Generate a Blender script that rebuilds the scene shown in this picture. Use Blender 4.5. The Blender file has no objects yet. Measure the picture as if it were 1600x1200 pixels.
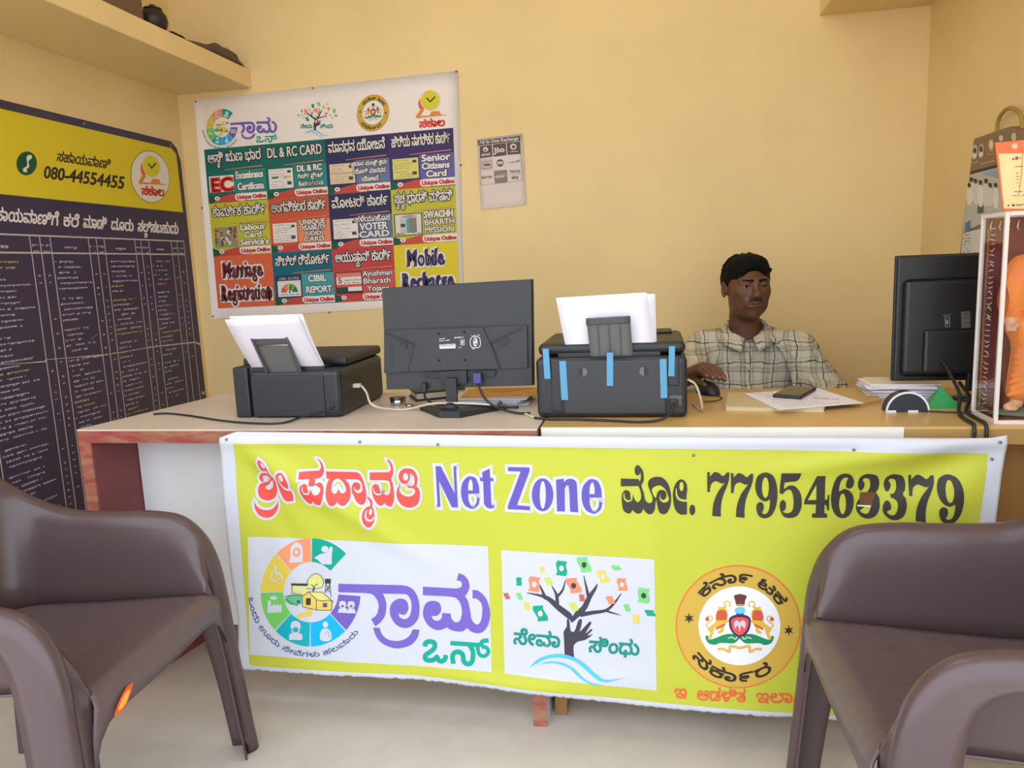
import bpy, bmesh, math, random
import numpy as np
from mathutils import Vector, Matrix
from mathutils.geometry import tessellate_polygon

random.seed(7)
scene = bpy.context.scene
COL = scene.collection
PI = math.pi

# ------------------------------------------------------------------ camera, sky, light, exposure
CAM_F = 1185.0                                    # focal length in pixels of the 1600 px wide frame
CAM_R = Vector((0.98292986, 0.17935637, -0.04099007))
CAM_U = Vector((0.01208598, 0.15936701, 0.98714542))
CAM_D = Vector((-0.18358329, 0.97079011, -0.1544789))
CAM_P = Vector((0.0, 0.0, 1.13))
cam = bpy.data.cameras.new('camera')
cam.sensor_width = 36.0
cam.lens = CAM_F / 1600 * 36.0
cam.clip_start = 0.02
cam_ob = bpy.data.objects.new('camera', cam)
COL.objects.link(cam_ob)
M = Matrix.Identity(4)
for i in range(3):
    M[i][0] = CAM_R[i]; M[i][1] = CAM_U[i]; M[i][2] = -CAM_D[i]; M[i][3] = CAM_P[i]
cam_ob.matrix_world = M
scene.camera = cam_ob

world = bpy.data.worlds.new('sky')
scene.world = world
world.use_nodes = True
bg = world.node_tree.nodes['Background']
bg.inputs[0].default_value = (0.80, 0.89, 1.0, 1)
bg.inputs[1].default_value = 1.5
sun = bpy.data.lights.new('sun', 'SUN')
sun.energy = 3.0
sun.color = (1.0, 0.95, 0.87)
sun.angle = math.radians(1.0)
sun_ob = bpy.data.objects.new('sun', sun)
COL.objects.link(sun_ob)
sun_ob.location = (2, -6, 8)
sun_ob.rotation_euler = (math.radians(28), 0, math.radians(150))

scene.view_settings.view_transform = 'Standard'
scene.view_settings.look = 'None'
scene.view_settings.gamma = 1.0
scene.view_settings.use_curve_mapping = False
scene.view_settings.exposure = 1.1

# ------------------------------------------------------------------ helpers
def lin(c):
    return tuple(((v / 255.0) / 12.92 if v / 255.0 <= 0.04045 else ((v / 255.0 + 0.055) / 1.055) ** 2.4) for v in c)

MATS = {}
def mat(name, rgb, rough=0.5, var=0.0, vscale=8.0, bump=0.0, bscale=60.0, metal=0.0, spec=0.5, rgb2=None, coat=0.0, stretch=(1, 1, 1), trans=0.0):
    if name in MATS:
        return MATS[name]
    m = bpy.data.materials.new(name)
    m.use_nodes = True
    nt = m.node_tree
    b = nt.nodes['Principled BSDF']
    c = lin(rgb)
    b.inputs['Base Color'].default_value = (*c, 1)
    b.inputs['Roughness'].default_value = rough
    b.inputs['Metallic'].default_value = metal
    b.inputs['Specular IOR Level'].default_value = spec
    b.inputs['Coat Weight'].default_value = coat
    b.inputs['Transmission Weight'].default_value = trans
    m.diffuse_color = (*c, 1)
    if var or bump:
        tc = nt.nodes.new('ShaderNodeTexCoord')
        mp = nt.nodes.new('ShaderNodeMapping')
        mp.inputs['Scale'].default_value = stretch
        nt.links.new(tc.outputs['Object'], mp.inputs['Vector'])
    if var:
        n = nt.nodes.new('ShaderNodeTexNoise')
        n.inputs['Scale'].default_value = vscale
        n.inputs['Detail'].default_value = 6
        nt.links.new(mp.outputs[0], n.inputs['Vector'])
        r = nt.nodes.new('ShaderNodeValToRGB')
        c2 = lin(rgb2) if rgb2 else tuple(v * (1 - var) for v in c)
        c1 = c if rgb2 else tuple(min(1, v * (1 + var * 0.6)) for v in c)
        r.color_ramp.elements[0].position = 0.35
        r.color_ramp.elements[1].position = 0.65
        r.color_ramp.elements[0].color = (*c2, 1)
        r.color_ramp.elements[1].color = (*c1, 1)
        nt.links.new(n.outputs['Fac'], r.inputs[0])
        nt.links.new(r.outputs[0], b.inputs['Base Color'])
    if bump:
        n2 = nt.nodes.new('ShaderNodeTexNoise')
        n2.inputs['Scale'].default_value = bscale
        n2.inputs['Detail'].default_value = 4
        nt.links.new(mp.outputs[0], n2.inputs['Vector'])
        bp_ = nt.nodes.new('ShaderNodeBump')
        bp_.inputs['Strength'].default_value = bump
        bp_.inputs['Distance'].default_value = 0.004
        nt.links.new(n2.outputs['Fac'], bp_.inputs['Height'])
        nt.links.new(bp_.outputs[0], b.inputs['Normal'])
    MATS[name] = m
    return m

def ink(rgb, rough=0.55):
    """flat print colour"""
    return mat('ink_%d_%d_%d' % tuple(rgb), rgb, rough, spec=0.35)

def empty(name, loc=(0, 0, 0), rz=0.0):
    o = bpy.data.objects.new(name, None)
    o.empty_display_size = 0.05
    o.location = loc
    o.rotation_euler = (0, 0, rz)
    COL.objects.link(o)
    return o

def tag(o, label=None, cat=None, group=None, kind=None):
    if label: o['label'] = label
    if cat: o['category'] = cat
    if group: o['group'] = group
    if kind: o['kind'] = kind
    return o

def thing(name, label, cat, loc=(0, 0, 0), rz=0.0, group=None):
    return tag(empty(name, loc, rz), label, cat, group)

class MB:
    """collects geometry and links it as ONE mesh object"""
    def __init__(self):
        self.v = []; self.f = []; self.m = []; self.s = []
    def add(self, vs, fs, mi=0, smooth=False):
        o = len(self.v)
        self.v.extend([tuple(p) for p in vs])
        for f in fs:
            self.f.append(tuple(i + o for i in f)); self.m.append(mi); self.s.append(smooth)
        return self
    def box(self, c, s, rot=None, mi=0, bev=0.0, seg=2, rz=0.0):
        bm = bmesh.new()
        bmesh.ops.create_cube(bm, size=1.0)
        bmesh.ops.scale(bm, vec=Vector(s), verts=bm.verts)
        if bev > 0:
            bmesh.ops.bevel(bm, geom=bm.edges[:], offset=bev, segments=seg, profile=0.5, affect='EDGES')
        if rot is None:
            rot = Matrix.Rotation(rz, 3, 'Z')
        self.addbm(bm, rot, c, mi, smooth=False)
        return self
    def addbm(self, bm, rot, c, mi=0, smooth=False):
        bm.verts.index_update()
        vs = [rot @ v.co + Vector(c) for v in bm.verts]
        fs = [[v.index for v in f.verts] for f in bm.faces]
        self.add(vs, fs, mi, smooth)
        bm.free()
    def prism(self, pts, fn, a, b, mi=0, smooth=False):
        """2D polygon pts extruded between depths a and b; fn(u, v, d) -> 3D"""
        n = len(pts)
        vs = [fn(u, w, a) for u, w in pts] + [fn(u, w, b) for u, w in pts]
        tri = tessellate_polygon([[Vector((u, w, 0)) for u, w in pts]])
        fs = [tuple(t) for t in tri] + [tuple(i + n for i in reversed(t)) for t in tri]
        fs += [(i, (i + 1) % n, (i + 1) % n + n, i + n) for i in range(n)]
        return self.add(vs, fs, mi, smooth)
    def tube(self, path, r, n=8, mi=0, caps=True, smooth=True):
        P = [Vector(p) for p in path]
        R = r if isinstance(r, (list, tuple)) else [r] * len(P)
        vs, fs = [], []
        prev = None
        for i, p in enumerate(P):
            t = (P[min(i + 1, len(P) - 1)] - P[max(i - 1, 0)]).normalized()
            if prev is None:
                a = Vector((0, 0, 1)) if abs(t.z) < 0.9 else Vector((1, 0, 0))
                nrm = t.cross(a).normalized()
            else:
                nrm = (prev - t * prev.dot(t)).normalized()
            prev = nrm
            bn = t.cross(nrm)
            for k in range(n):
                a = 2 * PI * k / n
                vs.append(p + (nrm * math.cos(a) + bn * math.sin(a)) * R[i])
        for i in range(len(P) - 1):
            for k in range(n):
                fs.append((i * n + k, i * n + (k + 1) % n, (i + 1) * n + (k + 1) % n, (i + 1) * n + k))
        if caps:
            fs.append(tuple(range(n - 1, -1, -1)))
            fs.append(tuple((len(P) - 1) * n + k for k in range(n)))
        return self.add(vs, fs, mi, smooth)
    def grid(self, rows, mi=0, smooth=True, closed=False):
        """rows: list of equally long lists of points"""
        w = len(rows[0])
        vs = [p for r in rows for p in r]
        fs = []
        for i in range(len(rows) - 1):
            for k in range(w if closed else w - 1):
                k2 = (k + 1) % w
                fs.append((i * w + k, i * w + k2, (i + 1) * w + k2, (i + 1) * w + k))
        return self.add(vs, fs, mi, smooth)
    def lathe(self, prof, n=24, c=(0, 0, 0), mi=0, smooth=True):
        rows = [[(c[0] + r * math.cos(2 * PI * k / n), c[1] + r * math.sin(2 * PI * k / n), c[2] + z) for k in range(n)] for r, z in prof]
        return self.grid(rows, mi, smooth, closed=True)
    def build(self, name, mats, parent=None, solid=0.0, auto=None, recalc=True):
        me = bpy.data.meshes.new(name)
        me.from_pydata(self.v, [], self.f)
        for m in (mats if isinstance(mats, (list, tuple)) else [mats]):
            me.materials.append(m)
        me.polygons.foreach_set('material_index', self.m)
        me.polygons.foreach_set('use_smooth', self.s)
        me.update()
        if recalc:
            bm = bmesh.new(); bm.from_mesh(me)
            bmesh.ops.recalc_face_normals(bm, faces=bm.faces)
            bm.to_mesh(me); bm.free()
        o = bpy.data.objects.new(name, me)
        COL.objects.link(o)
        if parent is not None:
            o.parent = parent
        if solid:
            md = o.modifiers.new('thickness', 'SOLIDIFY'); md.thickness = abs(solid); md.offset = -1 if solid > 0 else 1
        return o

def struct(o):
    o['kind'] = 'structure'
    return o

def copy_thing(root, loc, rz, **kw):
    r = root.copy(); COL.objects.link(r); r.location = loc; r.rotation_euler = (0, 0, rz)
    for ch in list(root.children):
        c = ch.copy(); COL.objects.link(c); c.parent = r
        for g in list(ch.children):
            d = g.copy(); COL.objects.link(d); d.parent = c
    tag(r, **kw)
    return r

def catmull(pts, n=8, closed=False):
    """smooth curve through points of any dimension"""
    P = [np.array(p, float) for p in pts]
    out = []
    m = len(P)
    rng = range(m) if closed else range(m - 1)
    for i in rng:
        p1, p2 = P[i], P[(i + 1) % m]
        p0 = P[i - 1] if (closed or i > 0) else 2 * p1 - p2
        p3 = P[(i + 2) % m] if (closed or i + 2 < m) else 2 * p2 - p1
        for k in range(n):
            t = k / n
            out.append(0.5 * ((2 * p1) + (-p0 + p2) * t + (2 * p0 - 5 * p1 + 4 * p2 - p3) * t * t + (-p0 + 3 * p1 - 3 * p2 + p3) * t ** 3))
    if not closed:
        out.append(P[-1])
    return out

# ------------------------------------------------------------------ room shell
XL, XR, YB, YF, ZC = -2.124, 1.05, 3.3, -0.75, 2.75
wall_paint = mat('wall_paint', (240, 213, 156), 0.62, var=0.05, vscale=2.2, bump=0.06, bscale=35, spec=0.3)
floor_mat = mat('floor_tile', (206, 198, 188), 0.38, var=0.06, vscale=9, bump=0.02, bscale=200, spec=0.45)
ceil_mat = mat('ceiling_paint', (236, 226, 200), 0.8)
pave_mat = mat('pavement', (168, 158, 142), 0.9, var=0.1, vscale=3)

struct(MB().box(((XL + XR) / 2, (YF + YB) / 2, -0.05), (XR - XL + 0.3, YB - YF + 0.3, 0.1)).build('floor', floor_mat))
struct(MB().box(((XL + XR) / 2, YB + 0.06, ZC / 2), (XR - XL + 0.24, 0.12, ZC)).build('wall_back', wall_paint))
struct(MB().box((XL - 0.06, (0.45 + YB) / 2, ZC / 2), (0.12, YB - 0.45, ZC)).build('wall_left', wall_paint))
struct(MB().box((XR + 0.06, (0.45 + YB) / 2, ZC / 2), (0.12, YB - 0.45, ZC)).build('wall_right', wall_paint))
struct(MB().box(((XL + XR) / 2, (0.3 + YB) / 2, ZC + 0.06), (XR - XL + 0.3, YB - 0.3 + 0.24, 0.12)).build('ceiling', ceil_mat))
struct(MB().box((0, -12.9, -0.06), (60, 24, 0.1)).build('pavement', pave_mat))
struct(MB().box((XL + 0.185, 1.9, 2.0), (0.37, 2.8, 0.08), bev=0.003, seg=1).build('trim_1', wall_paint))
tag(bpy.data.objects['trim_1'], 'cream painted concrete loft shelf along the left wall')
struct(MB().box((XR - 0.2, 1.9, 2.076), (0.4, 2.8, 0.08), bev=0.003, seg=1).build('trim_2', wall_paint))
tag(bpy.data.objects['trim_2'], 'cream painted concrete loft shelf along the right wall')

# added fill light, an unseen ceiling batten put in to brighten the upper back wall
fill_glow = bpy.data.materials.new('fill_emitter'); fill_glow.use_nodes = True
_b = fill_glow.node_tree.nodes['Principled BSDF']
_b.inputs['Base Color'].default_value = (1, 1, 1, 1); _b.inputs['Emission Color'].default_value = (1.0, 0.93, 0.82, 1); _b.inputs['Emission Strength'].default_value = 13.0
LT = thing('added_fill_light', 'added unseen fill light shaped as a white batten on the ceiling', 'light', (-0.25, 1.55, ZC))
MB().box((0, 0, -0.018), (1.22, 0.05, 0.036), bev=0.004).build('housing', mat('fill_housing', (235, 235, 235), 0.4), LT)
MB().tube([(-0.60, 0, -0.05), (0.60, 0, -0.05)], 0.016, 14).build('diffuser', fill_glow, LT)
for _x in (-0.6, 0.6):
    MB().box((_x, 0, -0.045), (0.02, 0.04, 0.03), bev=0.003).build('end_cap', mat('fill_housing', (235, 235, 235), 0.4), LT)
# ------------------------------------------------------------------ printed matter on flat and hanging sheets
def sight(px, py):
    return CAM_D + CAM_R * ((px - 800) / CAM_F) - CAM_U * ((py - 600) / CAM_F)

class Plane:
    """flat sheet: point o, unit normal n towards the room"""
    def __init__(self, o, n):
        self.o = Vector(o); self.n = Vector(n); self.lim = None
    def base(self, px, py):
        d = sight(px, py)
        return CAM_P + d * ((self.o - CAM_P).dot(self.n) / d.dot(self.n))
    def pos(self, b, off):
        return b + self.n * off

_tx = {}
def glyph(ch):
    if ch in _tx:
        return _tx[ch]
    if '_ob' not in _tx:
        cu = bpy.data.curves.new('type', 'FONT'); cu.size = 1.0
        ob = bpy.data.objects.new('type', cu); COL.objects.link(ob)
        _tx['_ob'] = ob
        _tx['|bar'] = None
    ob = _tx['_ob']
    def get(body):
        ob.data.body = body
        bpy.context.view_layer.update()
        dg = bpy.context.evaluated_depsgraph_get()
        cv = ob.evaluated_get(dg).to_curve(dg)
        out = []
        for sp in cv.splines:
            bp = sp.bezier_points
            pts = []
            n = len(bp)
            for i in range(n):
                a, b = bp[i], bp[(i + 1) % n]
                p0, p1, p2, p3 = a.co, a.handle_right, b.handle_left, b.co
                st = (abs((p1 - p0).cross(p3 - p0).z) + abs((p2 - p0).cross(p3 - p0).z)) > 1e-5
                k = 4 if st else 1
                for j in range(k):
                    t = j / k
                    q = p0 * (1 - t) ** 3 + p1 * 3 * t * (1 - t) ** 2 + p2 * 3 * t * t * (1 - t) + p3 * t ** 3
                    if not pts or (abs(q.x - pts[-1][0]) + abs(q.y - pts[-1][1])) > 1e-4:
                        pts.append((q.x, q.y))
            if len(pts) > 2:
                out.append(np.array(pts))
        ob.evaluated_get(dg).to_curve_clear()
        return out
    if _tx['|bar'] is None:
        _tx['|bar'] = min(c[:, 0].min() for c in get('|'))
    both = get(ch + '|')
    adv = both[-1][:, 0].min() - _tx['|bar']
    r = (both[:-1], adv)
    _tx[ch] = r
    return r

def is_cons(c):
    return 0x0C95 <= ord(c) <= 0x0CB9
VIR = chr(0x0CCD)

def layout(s):
    """contours of a line of type in em units, and its width; stacks consonants the Kannada way"""
    out = []; x = 0.0; i = 0
    def put(ch, dx, dy=0.0, sc=1.0, sx=None):
        for c in glyph(ch)[0]:
            out.append(c * np.array([sx or sc, sc]) + np.array([dx, dy]))
    while i < len(s):
        c = s[i]
        if is_cons(c):
            reph = False
            if c == 'ರ' and i + 2 < len(s) and s[i + 1] == VIR and is_cons(s[i + 2]):
                reph = True; i += 2; c = s[i]
            x0 = x
            put(c, x); x += glyph(c)[1]; i += 1
            while i + 1 < len(s) and s[i] == VIR and is_cons(s[i + 1]):
                k = s[i + 1]
                if k == 'ರ':
                    a = [math.radians(v) for v in range(200, 345, 12)]
                    w = (x - x0) * 0.5
                    o_ = [(x0 + w + math.cos(t) * w * 0.85, 0.02 + math.sin(t) * 0.34) for t in a]
                    n_ = [(x0 + w + math.cos(t) * w * 0.68, 0.04 + math.sin(t) * 0.24) for t in reversed(a)]
                    out.append(np.array((o_ + n_)[::-1]))
                else:
                    put(k, x0 + (x - x0) * 0.38, -0.40, 0.52)
                i += 2
            while i < len(s) and (0x0CBE <= ord(s[i]) <= 0x0CCD or ord(s[i]) in (0x0C82, 0x0CD5, 0x0CD6)):
                put(s[i], x); x += glyph(s[i])[1]; i += 1
            if reph:
                put('೯', x, 0.0, 0.85); x += glyph('೯')[1] * 0.85
        else:
            if c != ' ':
                put(c, x)
            x += glyph(c)[1] if c != ' ' else 0.28
            i += 1
    return out, x

def area(c):
    x, y = c[:, 0], c[:, 1]
    return 0.5 * float(np.sum(x * np.roll(y, -1) - np.roll(x, -1) * y))

def inside(p, c):
    x, y = p; r = False
    n = len(c); j = n - 1
    for i in range(n):
        if (c[i][1] > y) != (c[j][1] > y) and x < (c[j][0] - c[i][0]) * (y - c[i][1]) / (c[j][1] - c[i][1]) + c[i][0]:
            r = not r
        j = i
    return r


def ribbon(c, w, closed=True, cap=False):
    """strip of width w (scalar or per point) along a polyline"""
    c = np.asarray(c, float)
    keep = [0]
    for i in range(1, len(c)):
        if np.hypot(*(c[i] - c[keep[-1]])) > 1e-6:
            keep.append(i)
    W = np.full(len(c), w, float) if np.isscalar(w) else np.asarray(w, float)
    c = c[keep]; W = W[keep]
    n = len(c)
    if n < 2:
        return []
    L, R = [], []
    for i in range(n):
        a = c[i - 1] if (closed or i > 0) else c[i]
        b = c[(i + 1) % n] if (closed or i < n - 1) else c[i]
        d1 = c[i] - a; d2 = b - c[i]
        d1 = d1 / (np.hypot(*d1) + 1e-12); d2 = d2 / (np.hypot(*d2) + 1e-12)
        t = d1 + d2
        l = np.hypot(*t)
        t = t / l if l > 1e-6 else d2
        nn = np.array([-t[1], t[0]])
        k = min(1.6, 1.0 / max(0.35, abs(nn @ np.array([-d2[1], d2[0]])) if np.hypot(*d2) > 0.5 else 1.0))
        L.append(c[i] + nn * W[i] / 2 * k); R.append(c[i] - nn * W[i] / 2 * k)
    pts = np.array(L + R)
    tr = []
    for i in range(n if closed else n - 1):
        j = (i + 1) % n
        tr += [(i, j, n + j), (i, n + j, n + i)]
    res = [(pts, tr)]
    if cap:
        for e in (0, n - 1):
            q = [c[e] + W[e] / 2 * np.array([math.cos(a), math.sin(a)]) for a in np.linspace(0, 2 * PI, 12, endpoint=False)]
            res.append((np.array(q), [(0, k, k + 1) for k in range(1, 11)]))
    return res

class Print:
    def __init__(self, surf):
        self.surf = surf; self.t = []; self.fn = lambda X, Y: (X, Y); self.k = 0; self.z = 1; self.step = 5e-4
    def fr(self, x0, y0, s, z=None):
        """work in the coordinates of an enlarged crop"""
        self.fn = lambda X, Y: (x0 + X / s, y0 + Y / s)
        return self
    def quad(self, a, b, c, d):
        """work in a unit cell with corners a (0,0) b (1,0) c (1,1) d (0,1), y downwards"""
        a, b, c, d = [np.array(q, float) for q in (a, b, c, d)]
        def f(X, Y):
            q = a * (1 - X) * (1 - Y) + b * X * (1 - Y) + c * X * Y + d * (1 - X) * Y
            return q[0], q[1]
        self.fn = f
        return self
    def put(self, col, pieces, z=None):
        z = self.z if z is None else z
        for pts, tr in pieces:
            self.k += 1
            off = z * self.step + (self.k % 16) * 1.2e-5
            q = [self.fn(p[0], p[1]) for p in pts]
            self.t.append((tuple(col), off, q, tr))
    def poly(self, col, pts, z=None, holes=()):
        loops = [np.array(pts, float)] + [np.array(h, float) for h in holes]
        P = np.concatenate(loops)
        t = tessellate_polygon([[Vector((p[0], p[1], 0)) for p in l] for l in loops])
        self.put(col, [(P, [tuple(q) for q in t])], z)
    def rect(self, col, x0, y0, x1, y1, z=None):
        self.poly(col, [(x0, y0), (x1, y0), (x1, y1), (x0, y1)], z)
    def curve(self, pts, n=6):
        """closed outline; points with a third item 1 are corners"""
        m = len(pts)
        cs = [i for i in range(m) if len(pts[i]) > 2]
        if not cs:
            return [tuple(p) for p in catmull([p[:2] for p in pts], n, True)]
        out = []
        for a, b in zip(cs, cs[1:] + [cs[0] + m]):
            seg = [pts[i % m][:2] for i in range(a, b + 1)]
            out += [tuple(p) for p in catmull(seg, n if len(seg) > 2 else 1)][:-1]
        return out
    def blob(self, col, pts, z=None, out=None, ow=0, oz=None, n=6):
        c = self.curve(pts, n)
        self.poly(col, c, z)
        if out:
            self.put(out, ribbon(c, ow * 2, True), oz)
            self.poly(out, c, oz)
    def stroke(self, col, pts, w, z=None, out=None, ow=0, oz=None, n=6, cap=True, closed=False, straight=False):
        P = [p[:2] for p in pts]
        W = [p[2] if len(p) > 2 else w for p in pts]
        q = [(*p, v) for p, v in zip(P, W)]
        c = np.array(q if straight else catmull(q, n, closed))
        self.put(col, ribbon(c[:, :2], c[:, 2], closed, cap), z)
        if out:
            self.put(out, ribbon(c[:, :2], c[:, 2] + 2 * ow, closed, cap), oz)
    def ell(self, col, cx, cy, rx, ry=None, z=None, n=40, a0=0, a1=360, rot=0.0):
        ry = ry or rx
        a = np.radians(np.linspace(a0, a1, n, endpoint=(a1 - a0) < 360))
        p = np.stack([np.cos(a) * rx, np.sin(a) * ry], 1)
        c, s_ = math.cos(rot), math.sin(rot)
        p = p @ np.array([[c, s_], [-s_, c]]) + np.array([cx, cy])
        pts = list(p)
        if a1 - a0 < 360:
            pts = [(cx, cy)] + pts
        self.poly(col, pts, z)
    def sector(self, col, cx, cy, r0, r1, a0, a1, z=None, n=12, k=1.0, sh=0.0):
        """ring sector; r as (rx, ry)"""
        a = np.radians(np.linspace(a0, a1, n))
        o = [(cx + math.cos(t) * r1[0], cy - math.sin(t) * r1[1]) for t in a]
        i = [(cx + math.cos(t) * r0[0], cy - math.sin(t) * r0[1]) for t in a[::-1]]
        self.poly(col, o + i, z)
    def text(self, col, s, p0, p1, h, bold=0.0, z=None, out=None, ow=0.0, oz=None, slant=0.0):
        """line of type from baseline point p0 to p1, h = capital height, all in crop units"""
        cs, w = layout(s)
        if w <= 0:
            return
        p0 = np.array(p0, float); p1 = np.array(p1, float)
        u = (p1 - p0) / w
        d = (p1 - p0) / (np.hypot(*(p1 - p0)) + 1e-9)
        v = np.array([d[1], -d[0]]) * h / 0.72
        if slant:
            v = v + d * slant * h
        M2 = [p0 + np.outer(c[:, 0], u) + np.outer(c[:, 1], v) for c in cs]
        self.put(col, self._fill(cs, M2), z)
        if bold:
            for c in M2:
                self.put(col, ribbon(c, bold), z)
        if out:
            for c in M2:
                self.put(out, ribbon(c, bold + 2 * ow), oz)
    def _fill(self, cs, M2):
        # tessellate in em space cluster by cluster so that overlapping glyphs do not cancel
        res = []
        n = len(cs)
        base = 0
        for pts, tr in tess_keep(cs):
            res.append((np.concatenate([M2[i] for i in pts]), tr))
        return res
    def arc_text(self, col, s, c, r, a0, a1, h, bold=0.0, z=None, out_up=True):
        """type along an ellipse; angles in degrees anticlockwise from the right; out_up: tops point outwards"""
        cs, w = layout(s)
        M2 = []
        for q in cs:
            L = []
            for x, y in q:
                t = math.radians(a0 + (a1 - a0) * x / w)
                rr = (y * h / 0.72) * (1 if out_up else -1)
                L.append((c[0] + math.cos(t) * (r[0] + rr), c[1] - math.sin(t) * (r[1] + rr)))
            M2.append(np.array(L))
        self.put(col, self._fill(cs, M2), z)
        if bold:
            for q in M2:
                self.put(col, ribbon(q, bold), z)
    def scribble(self, col, p0, p1, h, z=None, dens=1.0):
        """a line of print too small to read: short uneven marks"""
        p0 = np.array(p0, float); p1 = np.array(p1, float)
        L = np.hypot(*(p1 - p0)); d = (p1 - p0) / (L + 1e-9); nn = np.array([d[1], -d[0]])
        x = 0.0
        while x < L:
            w = h * random.uniform(0.5, 1.6)
            if random.random() < 0.86 * dens:
                a = p0 + d * x; b = p0 + d * min(L, x + w)
                k = random.uniform(0.45, 0.95) * h
                self.poly(col, [a, b, b + nn * k * random.uniform(0.6, 1), a + nn * k], z)
            x += w + h * random.uniform(0.12, 0.5)
    def build(self, name, parent, extra=None):
        cols = []
        mb = MB()
        s = self.surf
        for col, off, q, tr in self.t:
            if col not in cols:
                cols.append(col)
            mi = cols.index(col)
            base = [s.base(*p) for p in q]
            if s.lim:
                for t in tr:
                    stack = [tuple(base[i] for i in t)]
                    while stack:
                        a, b, c = stack.pop()
                        l = [(a - b).length, (b - c).length, (c - a).length]
                        m = max(l)
                        if m <= s.lim or m < 1e-5:
                            mb.add([s.pos(a, off), s.pos(b, off), s.pos(c, off)], [(0, 1, 2)], mi)
                        elif l[0] == m:
                            e = (a + b) / 2; stack += [(a, e, c), (e, b, c)]
                        elif l[1] == m:
                            e = (b + c) / 2; stack += [(a, b, e), (a, e, c)]
                        else:
                            e = (c + a) / 2; stack += [(a, b, e), (e, b, c)]
            else:
                mb.add([s.pos(b, off) for b in base], tr, mi)
        o = mb.build(name, [ink(c) for c in cols], parent, recalc=False)
        self.t = []
        return o

def tess_keep(contours):
    """like tess, but yields (contour indices, tris) so that the caller can use moved copies"""
    A = [area(c) for c in contours]
    if not A:
        return []
    big = max(range(len(A)), key=lambda i: abs(A[i]))
    sg = 1 if A[big] > 0 else -1
    outs = [i for i in range(len(A)) if A[i] * sg > 0]
    holes = {i: [] for i in outs}
    for i in range(len(A)):
        if A[i] * sg < 0:
            cand = [o for o in outs if inside(contours[i][0], contours[o])]
            if cand:
                holes[min(cand, key=lambda o: abs(A[o]))].append(i)
            else:
                holes[i] = []
    res = []
    for o in holes:
        idx = [o] + holes[o]
        t = tessellate_polygon([[Vector((p[0], p[1], 0)) for p in contours[i]] for i in idx])
        res.append((idx, [tuple(q) for q in t]))
    return res
# ------------------------------------------------------------------ the two counter tables
red_wood = mat('worn_red_paint', (150, 58, 58), 0.6, var=0.3, vscale=26, bump=0.25, bscale=40, rgb2=(160, 112, 84), stretch=(0.6, 1, 2.2))
red_panel = mat('red_painted_panel', (124, 62, 64), 0.55, var=0.16, vscale=7, bump=0.05, bscale=30)
white_panel = mat('white_laminate', (226, 224, 224), 0.5, var=0.05, vscale=3, bump=0.02, bscale=30)
beige_top = mat('beige_laminate', (216, 200, 186), 0.36, var=0.06, vscale=4, bump=0.02, bscale=90)
wood_top = mat('tan_laminate', (206, 168, 104), 0.3, var=0.06, vscale=2.5, bump=0.02, bscale=60, stretch=(0.4, 3, 1))
wood_front = mat('brown_wood_laminate', (150, 106, 58), 0.5, var=0.14, vscale=5, bump=0.04, bscale=40, stretch=(3, 3, 0.4))
wood_edge = mat('tan_edge_band', (176, 138, 82), 0.5, var=0.1, vscale=5)
white_strip = mat('white_edge_strip', (236, 232, 222), 0.5)

TL = thing('counter_table', 'beige topped counter table with worn red edges, under the first printer and monitor', 'table', (-0.88, 1.95, 0))
def tl(x, y, z): return (x + 0.88, y - 1.95, z)
top = [(-1.487, 1.705), (-0.268, 1.705), (-0.268, 2.235), (-1.388, 2.235)]
MB().prism(top, lambda u, v, d: tl(u, v, d), 0.748, 0.752).build('table_top', beige_top, TL)
MB().prism(top, lambda u, v, d: tl(u, v, d), 0.716, 0.748).build('edge_board', red_wood, TL)
MB().box(tl(-1.4695, 1.7075, 0.358), (0.035, 0.005, 0.716)).build('edge_band', red_wood, TL)
MB().prism([(-1.487, 1.71), (-1.452, 1.71), (-1.452, 2.2), (-1.487, 2.2)], lambda u, v, d: tl(u if v < 2 else u + 0.085, v, d), 0, 0.716).build('side_panel', red_panel, TL)
MB().box(tl(-0.2855, 1.95, 0.358), (0.035, 0.49, 0.716)).build('side_panel', white_panel, TL)
MB().box(tl(-0.2855, 1.7025, 0.358), (0.035, 0.005, 0.716)).build('edge_band', red_wood, TL)
MB().box(tl(-0.865, 1.856, 0.43), (1.12, 0.012, 0.56)).build('modesty_panel', white_panel, TL)

TR = thing('counter_table', 'tan wood topped counter table beside the beige one, in front of the seated man', 'table', (0.39, 1.97, 0))
def tr_(x, y, z): return (x - 0.39, y - 1.97, z)
MB().box(tr_(0.389, 1.978, 0.749), (1.302, 0.506, 0.006)).build('table_top', wood_top, TR)
MB().box(tr_(0.389, 1.978, 0.7295), (1.302, 0.506, 0.033)).build('edge_board', wood_edge, TR)
MB().box(tr_(0.134, 1.7235, 0.737), (0.79, 0.003, 0.028)).build('edge_strip', white_strip, TR)
MB().box(tr_(0.4, 1.80, 0.43), (1.22, 0.014, 0.564)).build('front_panel', wood_front, TR)
for x in (-0.24, 1.018):
    MB().box(tr_(x, 1.985, 0.3565), (0.03, 0.46, 0.713)).build('side_panel', wood_front, TR)
chip_mat = mat('raw_wood', (150, 112, 84), 0.8, var=0.3, vscale=30)
o = MB().box((-0.12, 1.99, 0.035), (0.085, 0.05, 0.07), rz=0.3, bev=0.006).build('wood_offcut', chip_mat)
tag(o, 'small raw wood block on the floor beneath the banner', 'wood block')

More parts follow.
